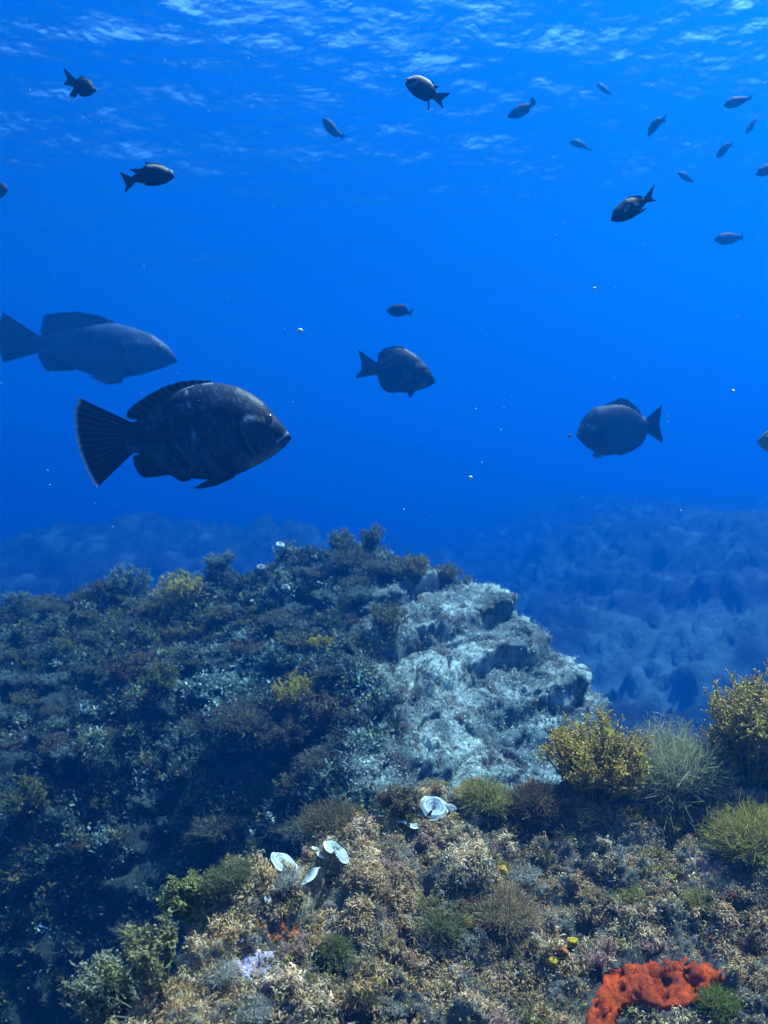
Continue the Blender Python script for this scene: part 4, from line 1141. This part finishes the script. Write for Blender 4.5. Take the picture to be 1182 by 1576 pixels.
ZC = (610, 105, 13.133)
g = Fish('damselfish', ZC, 2.4,
    [(168, 270), (195, 222), (260, 188), (340, 155), (430, 145), (520, 165), (620, 215), (690, 262), (740, 330), (790, 430), (830, 510)],
    [(170, 292), (200, 360), (250, 450), (320, 530), (420, 600), (520, 645), (620, 680), (690, 628), (740, 622), (780, 660)],
    0.46, 'damselfish facing left with a tan back and a black eye, top centre', group='damselfish', ns=70, nr=32, back=BK_, belly=BL_, skin=M_SMALL)
g.mark([(290, 195), (400, 165), (500, 175), (600, 220), (670, 275)], 34, (0.42, 0.30, 0.15)); g.mark([(300, 215), (420, 210)], 30, (0.22, 0.20, 0.15))
g.mark([(178, 275), (230, 215), (300, 190)], 24, (0.55, 0.55, 0.52)); g.mark([(260, 375), (370, 365), (425, 310)], 18, (0.13, 0.17, 0.2)); g.mark([(690, 270), (745, 360)], 14, (0.4, 0.5, 0.45))
g.fin('tail_fin', [(828, 505), (805, 575), (770, 645)], [(1105, 500), (1010, 580), (912, 650), (930, 740), (962, 832)], 8, BK_, 26, 8, 7)
g.fin('dorsal_fin', [(690, 272), (740, 335), (790, 430)], [(738, 262), (775, 348), (868, 362), (800, 415)], 7, BK_, 20, 6, 6)
g.fin('pelvic_fin', [(635, 668), (668, 645)], [(630, 850), (662, 850)], 6, BK_, 10, 6, 2)
g.eye(226, 242, 34, M_EYE2, 0.78)
g.build()

ZN = (925, 275, 11.82)
g = Fish('damselfish', ZN, 2.3,
    [(178, 745), (195, 690), (205, 620), (250, 540), (330, 460), (430, 380), (520, 345), (620, 340), (700, 348), (768, 375)],
    [(180, 768), (240, 785), (340, 790), (450, 770), (580, 715), (680, 645), (730, 560), (780, 490), (838, 432)],
    0.42, 'damselfish diving to the left with two pale flecks on its side', group='damselfish', ns=70, nr=32, back=BK_, belly=BL_, skin=M_SMALL)
g.mark([(480, 400), (590, 370)], 30, (0.17, 0.17, 0.11)); g.mark([(290, 560), (360, 520)], 40, (0.12, 0.11, 0.09)); g.mark([(415, 595), (495, 525)], 14, (0.3, 0.4, 0.5)); g.mark([(625, 487), (670, 470)], 16, (0.35, 0.42, 0.48))
g.fin('tail_fin', [(762, 372), (800, 400), (838, 436)], [(975, 95), (950, 200), (915, 340), (960, 380), (1038, 400)], 7, BK_, 26, 8, 7)
g.fin('dorsal_fin', [(480, 358), (600, 350), (755, 372)], [(500, 328), (600, 314), (720, 308), (765, 328)], 7, (0.012, 0.012, 0.013), 24, 5, 10)
g.fin('anal_fin', [(680, 640), (715, 590), (748, 555)], [(700, 642), (780, 592), (848, 528), (795, 545)], 7, (0.012, 0.012, 0.013), 16, 6, 5)
g.eye(222, 665, 26, None, 0.6)
g.build()

ZA = (85, 95, 14.775)
g = Fish('damselfish', ZA, 2.6,
    [(942, 635), (905, 600), (868, 585), (850, 500), (800, 430), (730, 388), (650, 360), (590, 355), (540, 375), (490, 412), (430, 440)],
    [(942, 652), (900, 685), (850, 740), (780, 778), (620, 798), (560, 775), (530, 735), (500, 690), (455, 630), (410, 570)],
    0.5, 'dark damselfish with raised tail and rounded belly fin, far upper left', group='damselfish', ns=70, nr=32, back=(0.005, 0.008, 0.014), belly=(0.006, 0.010, 0.018), skin=M_SMALL)
g.fin('tail_fin', [(485, 410), (450, 490), (415, 565)], [(190, 135), (205, 240), (268, 380), (262, 435), (178, 520)], 8, BK_, 26, 8, 7)
g.fin('dorsal_fin', [(780, 428), (650, 375), (500, 425)], [(770, 405), (650, 342), (590, 312), (540, 350), (485, 412)], 8, (0.045, 0.05, 0.04), 20, 6, 8)
g.fin('anal_fin', [(430, 590), (470, 650), (505, 700)], [(395, 640), (320, 745), (345, 795), (430, 822), (500, 795)], 8, BK_, 20, 6, 6)
g.eye(880, 620, 18, None, 0.6)
g.build()

# the small ones far off: one mesh each
SMALLS = [
 ('small damselfish facing left with a rounded tail, top right of centre', (780, 140, 11.82), 3.0,
  [(15, 462), (60, 380), (140, 300), (250, 240), (350, 218), (430, 240)], [(18, 480), (80, 503), (220, 500), (310, 450), (400, 400), (412, 360), (425, 315), (455, 290)],
  [(428, 232), (455, 288)], [(425, 170), (465, 105), (510, 160), (535, 235), (490, 275)]),
 ('small dark fish alone just above the right facing bream', (580, 450, 9.27), 3.6,
  [(135, 258), (180, 215), (250, 175), (330, 165), (400, 168), (430, 220), (460, 280)], [(138, 272), (190, 320), (260, 350), (330, 350), (390, 325), (460, 310)],
  [(450, 280), (450, 312)], [(530, 220), (500, 285), (488, 310), (489, 367)]),
 ('slim small damselfish pointing up left, alone left of the top centre', (480, 160, 14.775), 3.4,
  [(245, 330), (300, 310), (380, 340), (470, 410), (560, 540), (640, 660), (682, 720)], [(243, 385), (255, 470), (300, 570), (380, 660), (460, 715), (540, 765), (600, 742), (650, 765)],
  [(680, 690), (645, 760)], [(820, 755), (720, 745), (700, 780), (750, 850)]),
 ('small fish pointing up left, topmost of the small ones at upper right', (870, 120, 3.788), 4.6,
  [(180, 40), (200, 28), (225, 42), (255, 75), (265, 88)], [(181, 47), (205, 72), (235, 92), (262, 94)], [(258, 82), (252, 96)], [(276, 88), (267, 92), (267, 95), (262, 101)]),
 ('small fish with a tapering tail, leftmost of the small ones at upper right', (870, 120, 3.788), 4.4,
  [(25, 377), (40, 362), (70, 357), (100, 372), (130, 400), (146, 420)], [(26, 382), (50, 398), (80, 407), (105, 409), (130, 418), (146, 425)], [(140, 414), (138, 424)], [(158, 416), (150, 424), (150, 427), (158, 433)]),
 ('small fish nose down with spread tail, middle of the small ones at upper right', (870, 120, 3.788), 3.2,
  [(479, 338), (485, 290), (510, 250), (540, 228), (553, 231), (562, 248)], [(484, 342), (510, 325), (535, 300), (550, 280), (568, 258)], [(554, 244), (568, 260)], [(600, 205), (580, 240), (578, 252), (601, 262)]),
 ('almost level oval fish facing left, largest of those at the top right corner', (870, 120, 3.788), 3.2,
  [(922, 160), (945, 128), (980, 110), (1020, 107), (1060, 112), (1076, 120)], [(923, 165), (950, 178), (990, 174), (1030, 155), (1074, 127)], [(1066, 114), (1066, 130)], [(1100, 90), (1084, 112), (1082, 122), (1098, 124)]),
 ('small slender fish nose down, closest to the right edge below the oval one', (870, 120, 3.788), 4.8,
  [(1049, 310), (1060, 280), (1085, 250), (1108, 242)], [(1050, 325), (1070, 322), (1090, 305), (1105, 275), (1112, 248)], [(1102, 243), (1111, 252)], [(1116, 237), (1114, 244), (1114, 250), (1119, 256)]),
 ('small fish nose down with forked tail, below the slender one at right', (870, 120, 3.788), 3.8,
  [(878, 456), (890, 425), (920, 390), (945, 375), (958, 383), (966, 390)], [(880, 465), (905, 465), (930, 445), (950, 415), (968, 396)], [(958, 384), (962, 398)], [(977, 370), (970, 386), (972, 395), (991, 405)]),
 ('small fish pointing up left, just above the diving damselfish', (870, 120, 3.788), 4.4,
  [(654, 555), (675, 545), (700, 550), (725, 572), (742, 596)], [(656, 562), (680, 590), (710, 605), (740, 604)], [(732, 588), (730, 606)], [(747, 598), (745, 605), (744, 611), (745, 619)]),
 ('dark fish half cut by the right edge at upper right', (870, 120, 3.788), 3.4,
  [(1110, 560), (1130, 525), (1170, 503), (1220, 500), (1260, 520), (1295, 540)], [(1112, 568), (1145, 575), (1190, 567), (1240, 558), (1295, 550)], [(1288, 538), (1288, 552)], [(1345, 505), (1322, 538), (1322, 552), (1348, 578)]),
 ('hazy oval fish facing left, lowest of the small ones at the right', (580, 0, 1.9635), 4.6,
  [(1020, 722), (1035, 708), (1060, 702), (1090, 709), (1103, 715)], [(1021, 730), (1045, 741), (1075, 737), (1103, 722)], [(1099, 713), (1099, 724)], [(1107, 698), (1106, 714), (1107, 722), (1115, 729)]),
 ('dark fish head cut by the left edge at upper left', (0, 0, 1.97), 3.0,
  [(24, 573), (15, 556), (0, 550), (-20, 552), (-40, 565), (-52, 573)], [(23, 580), (10, 597), (-5, 604), (-25, 600), (-52, 582)], [(-48, 571), (-48, 584)], [(-78, 552), (-66, 575), (-66, 582), (-80, 606)]),
]
for lab, view, d, D, V, tb, tt in SMALLS:
    f = Fish('small_fish', view, d * 1.65, D, V, 0.42, lab, group='small fish of the shoal', ns=44, nr=22, back=(0.002, 0.005, 0.013), belly=(0.004, 0.009, 0.022), skin=M_SMALL, parts=False)
    ext = np.ptp(f.D[:, 0]) + np.ptp(f.D[:, 1])
    f.fin('tail_fin', tb, tt, ext * 0.008, (0.02, 0.022, 0.028), 14, 5, 4)
    f.build()

# ------------------------------------------------------------------ drifting specks and bubbles
def specks():
    r = np.random.default_rng(11)
    mb = MB()
    u = np.linspace(0, math.pi, 5); v = np.linspace(0, 2 * math.pi, 8)[:-1]
    S = np.array([[math.sin(a) * math.cos(e), math.sin(a) * math.sin(e), math.cos(a)] for e in v for a in u]); Fs = grid_faces(7, 5, True)
    for k in range(230):
        d = r.uniform(1.0, 5.5); px = r.uniform(-150, 1330); py = r.uniform(-60, 860)
        rad = r.uniform(0.35, 0.9) ** 2 * 1.9 * d / F * (1.0 if d < 3 else 0.7)
        mb.add(S * rad * r.uniform(0.6, 1.3, 3) + at(px, py, d), Fs, np.array([.35, .6, .75]))
    o = link('floating_particles', mb.mesh('floating_particles', [M_SPONGE]))
    tag(o, kind='stuff')
specks()
m_, nt_, b_, o_ = mat('bubble'); b_.inputs['Base Color'].default_value = (0.75, 0.85, 0.9, 1); b_.inputs['Roughness'].default_value = 0.08
b_.inputs['Transmission Weight'].default_value = 0.6; b_.inputs['IOR'].default_value = 1.2
for px, py, r_, lab in ((462, 509, 4.5, 'largest drifting bubble, right of the hazy grouper'), (1128, 602, 3.2, 'tiny bubble above the fish head at the right edge'), (724, 735, 3.4, 'tiny bubble below and between the two bream'), (915, 444, 2.8, 'tiny bright bubble right of the small lone fish')):
    mb = MB(); u = np.linspace(0, math.pi, 9); v = np.linspace(0, 2 * math.pi, 17)[:-1]
    S = np.array([[math.sin(a) * math.cos(e), math.sin(a) * math.sin(e), 0.85 * math.cos(a)] for e in v for a in u])
    mb.add(S * r_ * 2.0 / F, grid_faces(16, 9, True))
    tag(link('air_bubble', mb.mesh('air_bubble', [m_]), None, tuple(at(px, py, 2.0))), lab, 'bubble', 'drifting bubbles')
